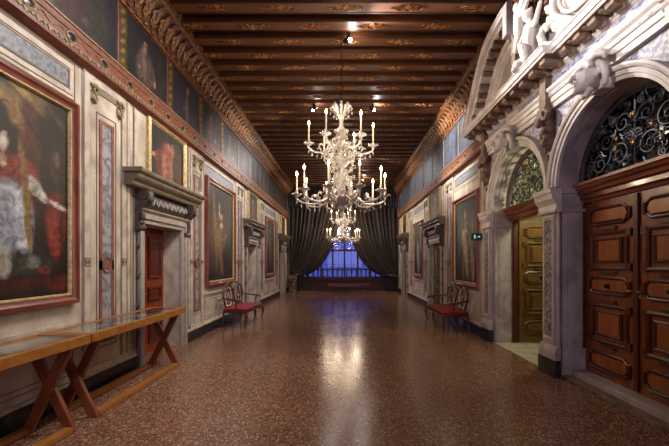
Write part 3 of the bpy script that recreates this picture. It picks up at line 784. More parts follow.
# curved broken pediment
def spl(pts, n):
    out = []
    for i in range(len(pts)-1):
        p0 = pts[max(i-1,0)]; p1 = pts[i]; p2 = pts[i+1]; p3 = pts[min(i+2,len(pts)-1)]
        for k in range(n):
            t = k/n
            out.append(tuple(.5*((2*p1[j])+(-p0[j]+p2[j])*t+(2*p0[j]-5*p1[j]+4*p2[j]-p3[j])*t*t+(-p0[j]+3*p1[j]-3*p2[j]+p3[j])*t**3) for j in range(len(p1))))
    out.append(pts[-1]); return out
pp = spl([(-3.62,4.41),(-3.42,4.60),(-3.14,4.86),(-2.88,5.18),(-2.61,5.45),(-2.29,5.61),(-1.95,5.67),(-1.62,5.69)], 5)
MB().sweep_xz(pp, [(0,0),(0,-.45),(.04,-.46),(.05,-.43),(.09,-.42),(.10,-.36),(.12,-.34),(.12,0)]).build('raking_cornice', M['stone'], P, smooth=30)
MB().sweep_xz(pp, [(.12,0),(.12,-.16),(.26,-.16),(.27,-.2),(.31,-.2),(.33,-.14),(.40,-.14),(.42,-.10),(.48,-.10),(.5,0)]).build('raking_moulding', M['stone'], P, smooth=30)
acc = 0
for i in range(1, len(pp)-1):
    acc += math.dist(pp[i], pp[i-1])
    if acc > .16:
        acc = 0; tx, tz = pp[i+1][0]-pp[i-1][0], pp[i+1][1]-pp[i-1][1]; L = math.hypot(tx, tz); t = Vector((tx/L,0,tz/L)); nn = Vector((tz/L,0,-tx/L))
        c0 = Vector((pp[i][0],0,pp[i][1]))+nn*.185
        m = MB(); m.obox(c0+Vector((0,-.15,0)), c0+Vector((0,-.35,0)), .08, .10, up=nn)
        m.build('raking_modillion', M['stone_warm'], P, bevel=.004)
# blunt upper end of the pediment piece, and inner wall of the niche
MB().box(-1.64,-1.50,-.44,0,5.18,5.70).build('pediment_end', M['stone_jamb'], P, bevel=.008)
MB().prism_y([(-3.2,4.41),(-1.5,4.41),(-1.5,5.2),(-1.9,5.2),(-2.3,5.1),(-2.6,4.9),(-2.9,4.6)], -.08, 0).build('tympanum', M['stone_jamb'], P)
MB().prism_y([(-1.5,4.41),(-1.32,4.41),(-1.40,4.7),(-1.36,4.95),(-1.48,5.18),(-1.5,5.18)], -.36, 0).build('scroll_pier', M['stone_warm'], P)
# cartouche in the centre
c = MB()
rim = [(.02+.62*math.cos(t)*(1+.06*math.cos(4*t)), -.22, 4.98+.50*math.sin(t)*(1+.06*math.cos(4*t))) for t in [2*PI*i/40 for i in range(40)]]
c.tube(rim, .05, 8, closed=True)
rim2 = [(.02+.50*math.cos(t), -.23, 4.98+.39*math.sin(t)) for t in [2*PI*i/32 for i in range(32)]]
c.tube(rim2, .025, 8, closed=True)
c.build('cartouche_rim', M['stone'], P, smooth=50)
c = MB(); c.ell((.02,-.12,4.98), (.60,.10,.48), n=28, m=12)
c.build('cartouche', M['stone'], P, smooth=60)
g = MB(); g.tube([(.02+.66*math.cos(t),-.18,4.97+.52*math.sin(t)) for t in [2*PI*i/30 for i in range(30)]], .05, 8, closed=True)
for i in range(20):
    t = 2*PI*i/20; x, z = .02+.69*math.cos(t), 4.97+.54*math.sin(t)
    g.ell((x,-.23,z), (.075,.06,.055)); g.ell((x+.03*math.cos(t+1),-.27,z+.03), .035)
for s_ in (-1, 1):
    g.tube([(s_*.6,-.2,4.45),(s_*.78,-.26,4.55),(s_*.82,-.28,4.72),(s_*.7,-.28,4.78),(s_*.66,-.28,4.68)], [.06,.06,.055,.04,.03], 8)
    g.tube([(s_*.6,-.2,4.45),(s_*.5,-.18,4.6)], .05, 8)
g.build('fruit_garland', M['stone'], P, remesh=.014)
# sculpted figures lying against the pediment ends
def putto(x, face, name):
    q = MB(); f = face
    q.limb([(x,-.26,4.60),(x+f*.03,-.29,4.78),(x+f*.05,-.28,4.96),(x+f*.03,-.27,5.08)], [.11,.10,.115,.06])      # trunk
    q.ell((x+f*.02,-.31,5.19), (.072,.078,.092)); q.ell((x+f*.05,-.375,5.18), (.014,.018,.02))                     # head, nose
    for k in range(9): a = k*.7; q.ell((x+f*.02+.06*math.cos(a),-.30+.05*math.sin(a)*.5,5.235+.02*math.sin(a*2)), .032)
    q.limb([(x+f*.13,-.28,5.0),(x+f*.26,-.33,4.92),(x+f*.36,-.34,5.04),(x+f*.40,-.34,5.10)], [.048,.042,.034,.03])
    q.limb([(x-f*.08,-.28,5.0),(x-f*.14,-.34,4.86),(x-f*.05,-.38,4.74),(x+f*.0,-.4,4.72)], [.048,.042,.034,.03])
    q.limb([(x-f*.03,-.3,4.62),(x+f*.10,-.42,4.66),(x+f*.16,-.42,4.46),(x+f*.24,-.45,4.44)], [.085,.07,.045,.035])
    q.limb([(x-f*.07,-.26,4.60),(x-f*.14,-.38,4.56),(x-f*.1,-.44,4.45),(x-f*.03,-.49,4.43)], [.085,.07,.045,.035])
    q.limb([(x-f*.1,-.2,5.1),(x-f*.13,-.2,4.9),(x-f*.05,-.22,4.7),(x+f*.1,-.24,4.52),(x+f*.2,-.3,4.46)], [.04,.07,.08,.07,.05])
    q.build(name, M['stone'], P, remesh=.012)
putto(-1.12, 1, 'figure'); putto(1.12, -1, 'figure')
q = MB()
q.limb([(-1.35,-.3,5.15),(-1.28,-.34,5.32),(-1.16,-.34,5.42),(-1.0,-.34,5.56)], [.1,.09,.07,.04]); q.ell((-1.30,-.36,5.45), (.065,.07,.085))
q.limb([(-1.3,-.32,5.3),(-1.1,-.36,5.28),(-.92,-.36,5.42)], [.05,.04,.03]); q.limb([(-1.36,-.28,5.15),(-1.3,-.34,5.0),(-1.38,-.34,4.85)], [.09,.07,.05])
q.build('drapery_figure', M['stone'], P, remesh=.012)
# keystone heads
def head(cx, z, name='keystone_head'):
    q = MB(); y = -.24
    q.box(cx-.10,cx+.10,-.15,0,z-.16,z+.22); q.box(cx-.14,cx+.14,-.19,0,z+.18,z+.25)
    q.ell((cx,y,z), (.12,.15,.16)); q.ell((cx,y-.115,z-.145), (.05,.05,.045)); q.ell((cx,y-.05,z-.1), (.09,.1,.08))
    q.limb([(cx,y-.125,z+.05),(cx,y-.165,z+.0),(cx,y-.19,z-.035)], [.022,.026,.032]); q.ell((cx,y-.12,z+.06), (.09,.045,.026))
    q.ell((cx,y-.145,z-.075), (.042,.03,.013)); q.ell((cx,y-.145,z-.105), (.036,.03,.014))
    for s_ in (-1, 1):
        q.ell((cx+s_*.045,y-.10,z+.015), (.022,.018,.012)); q.ell((cx+s_*.06,y-.07,z-.05), (.035,.04,.04))
        q.ell((cx+s_*.115,y+.03,z-.0), (.02,.03,.04))
        q.limb([(cx+s_*.10,y+.05,z+.10),(cx+s_*.15,y+.06,z+.06),(cx+s_*.17,y+.08,z-.04),(cx+s_*.15,y+.09,z-.13)], [.045,.04,.035,.03])
        q.tube([(cx+s_*.05,y-.03,z+.15),(cx+s_*.13,y-.0,z+.19),(cx+s_*.2,y+.05,z+.16),(cx+s_*.19,y+.06,z+.11)], [.035,.04,.035,.02], 8)
    for k in range(11):
        a = PI*k/10; q.ell((cx+.10*math.cos(a), y-.04, z+.08+.075*math.sin(a)), (.034,.04,.03))
    for k in range(5): q.ell((cx-.08+k*.04, y-.02, z-.18-.02*(k % 2)), .035)
    q.build(name, M['stone'], P, remesh=.009)
for cx in AC: head(cx, ZS+AR+.11)
# pendant brackets above the piers
def bracket(px):
    q = MB()
    q.box(px-.10,px+.10,-.17,0,3.72,3.80); q.prism_x([(0,3.2),(-.05,3.2),(-.1,3.28),(-.08,3.4),(-.12,3.55),(-.2,3.66),(-.2,3.74),(0,3.74)], px-.07, px+.07)
    for s_ in (-1, 1):
        q.tube([(px+s_*.09,-.1,3.74),(px+s_*.15,-.15,3.68),(px+s_*.12,-.16,3.6),(px+s_*.06,-.16,3.62),(px+s_*.08,-.17,3.66)], [.04,.04,.035,.028,.02], 8)
        q.ell((px+s_*.05,-.12,3.36), (.04,.05,.05))
    q.ell((px,-.2,3.58), (.055,.05,.07)); q.ell((px,-.14,3.44), (.06,.05,.06)); q.ell((px,-.13,3.3), (.045,.045,.055)); q.ell((px,-.09,3.2), (.03,.035,.05)); q.ell((px,-.06,3.1),(.02,.025,.05))
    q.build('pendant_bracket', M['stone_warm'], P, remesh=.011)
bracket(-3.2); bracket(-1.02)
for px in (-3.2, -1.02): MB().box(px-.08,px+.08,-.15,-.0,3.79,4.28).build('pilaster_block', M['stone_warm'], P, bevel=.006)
# big volute console above the nearest pier
q = MB()
q.box(.96,1.18,-.2,0,3.66,4.04)
for s_ in (-1, 1):
    sp = [(1.07+s_*.115, -.14-.085*(1-t/14)*math.cos(t*.62), 3.86+.1*(1-t/14)*math.sin(t*.62)) for t in range(13)]
    q.tube(sp, [.018]*13, 6)
q.tube([(.93,-.13,3.86),(1.2,-.13,3.86)], .09, 14); q.ell((1.07,-.1,3.7),(.1,.09,.12))
q.build('volute_console', M['stone'], P, smooth=40)

# ------------------------------------------------------------------ big arched doors with iron lunettes
def big_leaf(parent, w, loc, rot, ms, knobside=1, h0=.12, h1=2.39):
    wd, pn, dkm = ms
    lf = MB(); lf.box(0, w, 0, .06, h0, h1); o = lf.build('leaf', wd, parent, loc=loc, rot=(0,0,rot), bevel=.003)
    A = .10; m = w/2
    b = MB()
    # raised moulding frames, front face at y=0 (towards -y)
    pr = [(0,0),(0,-.022),(.012,-.03),(.03,-.03),(.045,-.012),(.045,0)]
    def shaped(z0, z1, ear):
        x0, x1 = A, w-A
        pts = [(x0+ear,z0),(x1-ear,z0),(x1-ear*.4,z0+ear*.5),(x1,z0+ear*.5),(x1,z1-ear*.5),(x1-ear*.4,z1-ear*.5),(x1-ear,z1),(x0+ear,z1),(x0+ear*.4,z1-ear*.5),(x0,z1-ear*.5),(x0,z0+ear*.5),(x0+ear*.4,z0+ear*.5)]
        b.tube([(x,-.012,z) for x, z in pts], .019, 6, closed=True)
        b.tube([(x0+ear+.02,-.02,z0+.035),(x1-ear-.02,-.02,z0+.035)], .009, 5)
    Z = h0-.12
    shaped(2.08+Z*0, 2.29, .09); shaped(1.20, 1.40, .06); shaped(.22, .44, .08)
    for (z0, z1) in ((1.47, 2.02), (.54, 1.10)):
        b.mitre(A+.02, w-A-.02, z0+.03, z1-.03, [(0,0),(0,-.02),(.02,-.032),(.045,-.02),(.05,0)])
        b.mitre(A+.11, w-A-.11, z0+.12, z1-.12, [(0,0),(0,-.018),(.015,-.026),(.03,-.014),(.03,0)])
        for s_ in (-1, 1):
            for zz in (z0+.07, z1-.07):
                b.box(m+s_*(m-A-.0)-.035, m+s_*(m-A-.0)+.035, -.03, 0, zz-.045, zz+.045)
        b.box(m-.13, m+.13, -.03, 0, z1-.015, z1+.02); b.box(m-.13, m+.13, -.03, 0, z0-.02, z0+.015)
    b.build('raised_moulding', dkm, o, smooth=35)
    p = MB()
    for (z0, z1, e) in ((1.47,2.02,.15),(.54,1.10,.15)): p.box(A+e, w-A-e, -.014, 0, z0+e, z1-e)
    for (z0, z1) in ((2.11,2.26),(1.23,1.37),(.26,.40)):
        p.prism_y([(A+.07,z0),(w-A-.07,z0),(w-A-.03,(z0+z1)/2),(w-A-.07,z1),(A+.07,z1),(A+.03,(z0+z1)/2)], -.016, 0)
    p.build('panel', pn, o, bevel=.004)
    k = MB(); k.lathe([(.001,0),(.03,.0),(.034,.01),(.02,.02),(.024,.035),(.016,.05),(.001,.055)], n=14)
    k.build('knob', M['black_metal'], o, smooth=50, loc=(m, -.012, 1.30), rot=(R(90),0,0))
    if knobside:
        x = w-.035 if knobside > 0 else .035
        k = MB(); k.box(x-.014,x+.014,-.006,0,1.18,1.32); k.tube([(x,-.005,1.27),(x,-.045,1.27),(x+.05*-knobside,-.05,1.262)], .008, 8); k.ell((x,-.01,1.21),(.012,.01,.016))
        k.build('handle', M['brass'], o, smooth=50)
    return o
def spiral(cx, cz, r, turns, a0, sg=1, n=22):
    return [(cx+r*(1-t/n*.86)*math.cos(a0+sg*turns*2*PI*t/n), cz+r*(1-t/n*.86)*math.sin(a0+sg*turns*2*PI*t/n)) for t in range(n+1)]
def grille(cx, parent, backing):
    g = MB(); y = .30; r = AR-.07
    hp = [(cx-AR*math.cos(PI*i/30), ZS+AR*math.sin(PI*i/30)) for i in range(31)][::-1]
    MB().sweep_xz(hp, [(-.001,.27),(-.001,.40),(-.06,.40),(-.06,.29),(-.045,.27)]).build('lunette_frame', M['stone_warm'] if not backing else M['iron'], parent)
    half = [(cx-r*math.cos(PI*i/30), y, ZS+.02+r*math.sin(PI*i/30)) for i in range(31)]
    g.tube(half, .018, 6); g.tube([(cx-r,y,ZS+.03),(cx+r,y,ZS+.03)], .018, 6)
    rnd = random.Random(3)
    def sc(px, pz, rr, a0, sg):
        pts = [(x, y-.01, z) for x, z in spiral(px, pz, rr, 1.6, a0, sg)]
        g.tube(pts, [.014-.006*i/22 for i in range(23)], 5)
        for k in range(3):
            t = a0+k*2.1; g.tube([(px+rr*math.cos(t),y-.01,pz+rr*math.sin(t)),(px+rr*1.25*math.cos(t+.3),y-.02,pz+rr*1.25*math.sin(t+.3)),(px+rr*1.3*math.cos(t+.55),y-.01,pz+rr*1.3*math.sin(t+.55))], [.012,.011,.005], 5)
    for s_ in (-1, 1):
        for (dx, dz, rr, a, sg) in ((.2,.2,.15,0,1),(.52,.16,.13,2,-1),(.42,.42,.14,1,1),(.16,.55,.12,3,-1),(.68,.2,.07,4,1),(.62,.42,.07,2,1),(.3,.65,.07,1,-1),(.05,.36,.06,0,1),(.36,.06,.05,2,1),(.1,.72,.05,1,1),(.5,.58,.05,0,-1),(.74,.08,.045,0,1)):
            if math.hypot(dx, dz)+rr*.8 < r+.02: sc(cx+s_*dx, ZS+.03+dz, rr, a if s_ > 0 else PI-a, sg*s_)
        # stems and small leaves filling the field
        for k in range(62):
            a = rnd.uniform(.1, PI/2-.02); q_ = rnd.uniform(.18, .96)*r; x = cx+s_*q_*math.cos(a); z = ZS+.03+q_*math.sin(a); an = rnd.uniform(0, 6.28); l = rnd.uniform(.035,.06)
            g.tube([(x,y,z),(x+l*math.cos(an),y-.015,z+l*math.sin(an)),(x+l*1.5*math.cos(an+.6),y,z+l*1.5*math.sin(an+.6))], [.008,.016,.003], 5)
    g.tube([(cx,y,ZS),(cx,y,ZS+r)], .012, 6)
    g.build('scrollwork', M['iron'], parent, smooth=50)
    if backing:
        n = 24; pl = [(cx+(AR+.01)*math.cos(PI*i/n), ZS+(AR+.01)*math.sin(PI*i/n)) for i in range(n+1)]
        MB().prism_y(pl, .36, .37).build('lunette_glass', M['unlit_room_glass'], parent)
    q = MB()
    for dx, dz in ((-.24,.42),(-.26,.30),(.24,.42),(.0,.30),(0,.62)): q.ell((cx+dx,y-.02,ZS+dz),(.024,.015,.024)); q.ell((cx+dx+.02,y-.03,ZS+dz+.02),.013); q.ell((cx+dx-.02,y-.03,ZS+dz+.015),.013)
    q.build('gilt_rosette', M['gold'], parent, smooth=50)
def lintel(cx, parent):
    l = MB(); l.prism_x([(.48,2.40),(.30,2.40),(.29,2.43),(.26,2.45),(.26,2.50),(.22,2.52),(.21,2.56),(.18,2.58),(.17,2.61),(.15,2.62),(.15,2.655),(.48,2.655)], cx-AR+.052, cx+AR-.052)
    l.build('lintel', M['lintel'], parent)
def arch_door(cx, label_idx):
    dn[0] += 1; e = empty('door_%d' % dn[0], (FAC, PY, 0), R(-90)); struct(e); return e
D1 = arch_door(AC[1], 0); D2 = arch_door(AC[1], 0)
ms = (M['door'], M['door_panel'], M['door_dark'])
c1 = AC[1]
big_leaf(D1, LW_, (c1-LW_-.004, .33, 0), 0, ms, 1); big_leaf(D1, LW_, (c1+.004, .33, 0), 0, ms, -1)
grille(c1, D1, True); lintel(c1, D1)
for s_ in (-1, 1): MB().box(c1+s_*(LW_+.006), c1+s_*(AR-.052), .30, .42, .12, 2.4).build('door_frame', M['door_dark'], D1)
MB().box(c1-.03, c1+.03, .30, .33, .14, 2.38).build('meeting_post', M['door_dark'], D1, bevel=.006)
MB().box(c1-AR+.052,c1+AR-.052,.14,.48,0,.12).build('threshold', M['stone_jamb'], D1, bevel=.01)
MB().box(c1-AR+.052,c1+AR-.052,.02,.14,0,.05).build('step', M['stone_warm'], D1, bevel=.006)
cx = AC[0]
ms2 = (M['olive_door'], M['olive_door'], M['door_dark'])
M['gilt_mould'] = mat('golden_brown_moulding', H('4d3612'), .35, c2=H('6a4d1e'), scale=6)
ms2 = (M['olive_door'], M['olive_door'], M['gilt_mould'])
# leaf swung into the passage, hinged at the far jamb, its face towards the camera
big_leaf(D2, LW_, (cx-AR+.13, .46, 0), R(90), ms2, 1, h0=.03)
big_leaf(D2, LW_, (cx+AR-.02, .46, 0), R(90), ms2, 0, h0=.03)
grille(cx, D2, False); lintel(cx, D2)
MB().box(cx-AR+.052,cx-AR+.10,.36,.46,0,2.4).build('door_frame', M['door_dark'], D2)
MB().box(cx-AR+.052,cx+AR-.052,.0,.8,0,.006).build('threshold', M['pass_floor'], D2)
D1.name = 'door_6'; D2.name = 'door_7'
# passage beyond the open arch
b = MB(); x0, x1, y0, y1, zt = 3.42, 6.4, 4.9, 9.2, 4.2
b.add([(x1,y0,0),(x1,y1,0),(x1,y1,zt),(x1,y0,zt)], [(0,1,2,3)])
b.box(x1,x1+.1,y0,y1,0,zt); b.box(x0+.02,x1,y1,y1+.1,0,zt); b.box(x0+.02,x1,y0-.1,y0,0,zt)
struct(b.build('wall_passage', M['pass_wall']))
struct(MB().box(x0,x1+.1,y0-.1,y1+.1,-.2,0).build('floor', M['pass_floor']))
struct(MB().box(x0+.1,x1+.1,y0-.1,y1+.1,zt,zt+.1).build('ceiling', M['pass_wall']))

# ------------------------------------------------------------------ window wall, curtains
b = MB(); WX0, WX1, WZ0, WZ1 = -2.62, 2.62, .72, 4.4
b.box(-3.6, WX0, YB, YB+.4, 0, ZB+.35); b.box(WX1, 3.42, YB, YB+.4, 0, ZB+.35)
b.box(WX0, WX1, YB, YB+.4, 0, WZ0); b.box(WX0, WX1, YB, YB+.4, WZ1, ZB+.35)
struct(b.build('wall_back', mat('dark_window_wall_panelling', H('2a1009'), .5, c2=H('3a170d'), scale=4)))  # dark red-brown panelling around the window
W = struct(empty('window_1', (0, YB+.1, 0)))
b = MB(); b.frame(WX0, WX1, WZ0, WZ1, .07, -.04, .06)
for x in (-2.1,-1.3,-.66,0,.74,1.4,2.1): b.box(x-.05, x+.05, -.05, .05, WZ0, WZ1)
b.box(WX0, WX1, -.05, .05, 2.2, 2.3); b.box(WX0,WX1,-.05,.05,3.5,3.58)
b.build('window_frame', M['window_wood'], W, bevel=.006)
b = MB()
for x in (-2.36,-1.7,-.98,-.33,.37,1.07,1.75,2.36):
    for z in (1.45, 2.9): b.box(x-.26, x+.26, -.01, .01, z-.008, z+.008)
    b.box(x-.008, x+.008, -.01, .01, WZ0, WZ1)
b.build('glazing_bar', M['window_wood'], W)
MB().box(WX0, WX1, -.004, .004, WZ0, WZ1).build('pane', M['pane'], W)
b = MB(); b.box(WX0-.1, WX1+.1, -.2, -.1, .62, .72); b.build('window_sill', M['window_wood'], W, bevel=.01)
# white return of the left wall beside the window
struct(MB().box(XL, -2.84, YB-.2, YB, 0, 4.3).build('trim_90', [M['stone_door']], bevel=.01))
# balcony and dusk outside
B = empty('balcony', (0, YB+1.3, 0)); tag(B, 'pale stone balcony balustrade outside the window', 'balcony')
b = MB(); b.box(-3.2,3.2,-.9,.25,-.2,.1); b.build('slab', M['facade_out'], B)
b = MB(); b.box(-3.2,3.2,-.12,.12,1.12,1.24); b.box(-3.2,3.2,-.12,.12,.1,.22); b.build('rail', M['facade_out'], B, bevel=.02)
b = MB(); b.lathe([(.05,0),(.06,.05),(.04,.1),(.075,.3),(.075,.42),(.035,.62),(.05,.8),(.06,.9)], n=10)
bal0 = b.build('baluster', M['facade_out'], B, smooth=50); bal0.location = (-3.0, 0, .22)
for i in range(1, 22):
    o = bal0.copy(); COL.objects.link(o); o.location = (-3.0+i*.285, 0, .22)

def curtain(sg, label):
    nu, nv = 190, 44; me = MB(); N = 13
    for j in range(nv+1):
        v = j/nv
        for i in range(nu+1):
            u = i/nu
            X0 = -3.0+u*2.97; Z0 = 4.6
            P0 = Vector((X0, Z0)); T = Vector((-2.92+u*.42, .80))
            C = Vector((-3.0+u*2.35, 2.6-u*1.55))
            if v < .8:
                t = v/.8
                p = P0*(1-t)**2+C*2*t*(1-t)+T*t*t
                sag = .14*math.sin(PI*t)*u; p = p+Vector((0,-sag))
            else:
                t = (v-.8)/.2; p = T+Vector(((u-.35)*.25*t, -.78*t))
            amp = (.085*(1-min(1, v/.8))+.022)*(1+.5*math.sin(u*23+1))
            fold = math.sin(u*N*2*PI+.5*math.sin(u*19))
            me.v.append((-sg*p.x, .0-amp*fold-(.06 if v > .7 else .0), p.y))
    if sg < 0: pass
    for j in range(nv):
        for i in range(nu):
            a = j*(nu+1)+i; me.f.append((a,a+1,a+nu+2,a+nu+1)); me.m.append(0)
    e = empty('curtain', (-.08 if sg < 0 else -.05, YB-.32, 0)); tag(e, label, 'curtain', 'window curtains')
    o = me.build('drape', M['curtain'], e, smooth=80)
    md = o.modifiers.new('thick', 'SOLIDIFY'); md.thickness = .01
    x = sg*2.72
    t = MB(); t.tube([(x+.26*math.cos(k),-.03+.13*math.sin(k),.86-.05*sg*math.cos(k)) for k in [2*PI*i/16 for i in range(16)]], .028, 8, closed=True)
    t.build('tieback', M['gold_paint'], e, smooth=60)
    return e
curtain(-1, 'dark brown floor length curtain swept to the left of the window')
curtain(1, 'dark brown floor length curtain swept to the right of the window')
b = MB(); b.box(-3.1, 2.92, -.18, .1, 4.62, 5.7)
pe = empty('pelmet', (0, YB-.2, 0)); tag(pe, 'black brown pelmet board above the two curtains', 'pelmet')
b.build('board', M['pelmet'], pe, bevel=.02)
b = MB()
for i in range(40): b.tube([(-3.0+i*.15,-.2,5.6),(-3.0+i*.15,-.215,4.66)], [.03,.055], 6)
b.build('valance_pleats', M['curtain'], pe, smooth=60)

# bench below the window
e = empty('bench', (.22, YB-.95, 0)); tag(e, 'long low red upholstered bench under the far window', 'bench')
MB().box(-1.1,1.1,-.2,.2,.36,.44).build('cushion', M['red_cloth'], e, bevel=.025)
MB().box(-1.08,1.08,-.19,.19,.30,.36).build('rail', M['settee_wood'], e, bevel=.005)
for sx in (-1, 0, 1):
    for sy in (-1, 1):
        MB().tube([(sx*1.0,sy*.15,.30),(sx*1.02,sy*.16,.15),(sx*1.0,sy*.15,0)], [.035,.022,.028], 8).build('leg', M['settee_wood'], e, smooth=50)
# small patterned stand by the left curtain
e = empty('patterned_box', (-2.78, YB-.62, 0)); tag(e, 'small upright box with dark patterned front, at the foot of the left curtain', 'box')
MB().box(-.18,.18,-.15,.15,0,.74).build('body', mat('dark_red_and_cream_pattern', H('2a1512'), .5, c2=H('9a7a68'), scale=9, ramp=(.45,.6)), e, bevel=.008)
MB().box(-.2,.2,-.17,.17,.74,.79).build('top', M['olive'], e, bevel=.006)

# ------------------------------------------------------------------ display tables
XF, XK = -2.50, -3.04
def display_table(y0, y1, label):
    e = empty('display_table', ((XF+XK)/2, (y0+y1)/2, 0)); tag(e, label, 'table', 'display tables')
    L = (y1-y0)/2; D = (XF-XK)/2
    f = MB(); f.box(D-.055,D,-L,L,.80,.89); f.box(-D,-D+.055,-L,L,.80,.89); f.box(-D+.055,D-.055,-L,-L+.055,.80,.89); f.box(-D+.055,D-.055,L-.055,L,.80,.89)
    f.build('rim', M['table_wood'], e, bevel=.004)
    MB().box(-D+.055,D-.055,-L+.055,L-.055,.80,.858).build('tray', M['tray'], e)
    MB().box(-D+.05,D-.05,-L+.05,L-.05,.878,.884).build('glass_top', M['case_glass'], e)
    for s_ in (-1, 1):
        y = s_*(L-.14)
        MB().obox((D-.07,y,.02),(-D+.06,y,.80),.035,.085,up=(0,1,0)).build('leg', M['table_leg'], e, bevel=.004) if False else None
        for (xa, xb, dy) in ((D-.08,-D+.07,0),(-D+.07,D-.08,.045)):
            m = MB(); yy = y+dy*-s_
            m.add([(xa-.05,yy-.02,0),(xa+.05,yy-.02,0),(xb+.05,yy-.02,.80),(xb-.05,yy-.02,.80),(xa-.05,yy+.02,0),(xa+.05,yy+.02,0),(xb+.05,yy+.02,.80),(xb-.05,yy+.02,.80)],
                  [(0,1,2,3),(7,6,5,4),(0,4,5,1),(1,5,6,2),(2,6,7,3),(3,7,4,0)])
            m.build('leg', M['table_leg'], e, bevel=.004)
    for x in (D-.08, -D+.07):
        MB().box(x-.04,x+.04,-L+.17,L-.17,.004,.055).build('stretcher', M['table_wood'], e, bevel=.004)
    return e
display_table(3.47, 5.53, 'long glass topped oak display table on crossed legs, reaching the door')
tA = display_table(1.2, 3.45, 'glass topped oak display table nearest the camera, cut by the left edge')
tA.rotation_euler = (0,0,R(-1.6)); tA.location = ((XF+XK)/2-.025, (1.2+3.45)/2, 0)
rnd = random.Random(11)
def docs(y0, y1, lab, dx=0, k_=1):
    y = y0
    while y < y1-.1:
        w = rnd.uniform(.2,.3)
        for x in ((-2.665, -2.88) if rnd.random() > .3 else (-2.775,)):
            d = rnd.random() < .3
            b = MB(); h = rnd.uniform(.17,.2) if x != -2.775 else .34
            b.mat(0); h *= k_; b.box(-h/2,h/2,-w/2,w/2,0,.003)
            b.mat(1)
            for k in range(5): b.box(-h/2+.03+k*.025,-h/2+.04+k*.025,-w/2+.02,w/2-.03,.003,.0034)
            o = b.build('document', [M['paper_dark'] if d else M['paper'], M['line']])
            o.location = (x+dx, y+w/2, .860); o.rotation_euler = (0,0,rnd.uniform(-.08,.08))
            tag(o, ('dark printed sheet' if d else 'white written sheet')+' lying under the glass of '+lab, 'document', ('dark' if d else 'white')+' sheets in '+lab)
        y += w+.03
docs(3.6, 5.4, 'the display table by the door'); docs(1.4, 3.22, 'the display table nearest the camera', -.024, .8)

# ------------------------------------------------------------------ settees
def settee(loc, rz, L, label):
    e = empty('settee', loc, rz); tag(e, label, 'settee', 'carved settees'); D = .60; h = L/2
    wm = M['settee_wood']
    b = MB()
    poly = [(-h+.06,0),(-h,-D),(-h*.5,-D-.04),(0,-D+.0),(h*.5,-D-.04),(h,-D),(h-.06,0)]
    def slab(z0, z1, s_=1):
        m = MB(); n = len(poly); vs = [(x*s_,y*s_,z0) for x,y in poly]+[(x*s_,y*s_,z1) for x,y in poly]
        m.add(vs, [tuple(range(n-1,-1,-1)),tuple(range(n,2*n))]+[(i,(i+1)%n,n+(i+1)%n,n+i) for i in range(n)]); return m
    slab(.36,.41).build('seat_rail', wm, e, bevel=.01)
    slab(.41,.47,.97).build('seat_cushion', M['red_cloth'], e, bevel=.022)
    for (x, y) in ((-h+.03,-D+.02),(0,-D+.02),(h-.03,-D+.02)):
        MB().tube([(x,y,.38),(x,y-.03,.30),(x,y-.02,.18),(x,y+.02,.07),(x,y-.01,.02),(x,y-.03,0.005)], [.035,.038,.024,.016,.018,.022], 8).build('leg', wm, e, smooth=50)
    for x in (-h+.09, 0, h-.09):
        MB().tube([(x,-.02,.38),(x,-.01,.2),(x,.02,.005)], [.028,.02,.02], 8).build('leg', wm, e, smooth=50)
    for c in (-h*.47, h*.47):
        w = h*.44; Y = lambda z: -.05+.04*(z-.42)/.6
        pts = spl([(-w*.55,.43),(-w*.8,.58),(-w,.76),(-w*.8,.93),(-w*.35,.99),(0,1.05),(w*.35,.99),(w*.8,.93),(w,.76),(w*.8,.58),(w*.55,.43)], 4)
        m = MB(); m.tube([(c+x,Y(z),z) for x, z in pts], .024, 8)
        for s_ in (-1, 1): m.tube([(c+s_*.02,Y(1.03),1.03),(c+s_*.07,Y(1.06),1.07),(c+s_*.12,Y(1.02),1.02)], [.02,.018,.01], 6)
        m.ell((c,Y(1.06),1.06),(.045,.02,.035)); m.tube([(c-w*.7,Y(.52),.52),(c+w*.7,Y(.52),.52)], .014, 6)
        o = m.build('backrest', wm, e, smooth=50)
        s = MB()
        for s_ in (-1, 1):
            s.tube([(c+s_*x,Y(z)-.0,z) for x, z in spl([(.03,.44),(.035,.54),(.09,.64),(.11,.76),(.05,.85),(.045,.92),(.07,.98)], 3)], .014, 6)
        s.ell((c,Y(.72),.72),(.03,.012,.05)); s.tube([(c-.08,Y(.7),.70),(c+.08,Y(.7),.70)], .01, 5)
        s.build('splat', wm, o, smooth=50)
    for s_ in (-1, 1):
        m = MB(); m.tube(spl([(s_*(h-.05),.0,.72),(s_*(h+.0),-.18,.70),(s_*(h+.05),-.38,.67),(s_*(h+.03),-.5,.66),(s_*(h+.05),-.53,.62)], 3), [.02]*5+[.024]*5+[.02]*3, 8)
        m.tube(spl([(s_*(h+.04),-.42,.66),(s_*(h+.05),-.36,.58),(s_*(h-.01),-.38,.48),(s_*(h-.02),-.40,.38)], 3), .018, 8)
        m.build('armrest', wm, e, smooth=50)
    return e
settee((-2.93, 9.15, 0), R(90-3), 1.45, 'carved walnut settee with two open backs and red seat, against the left wall')
settee((2.81, 8.68, 0), R(-90), 1.7, 'carved walnut settee with two open backs and red seat, against the right wall')

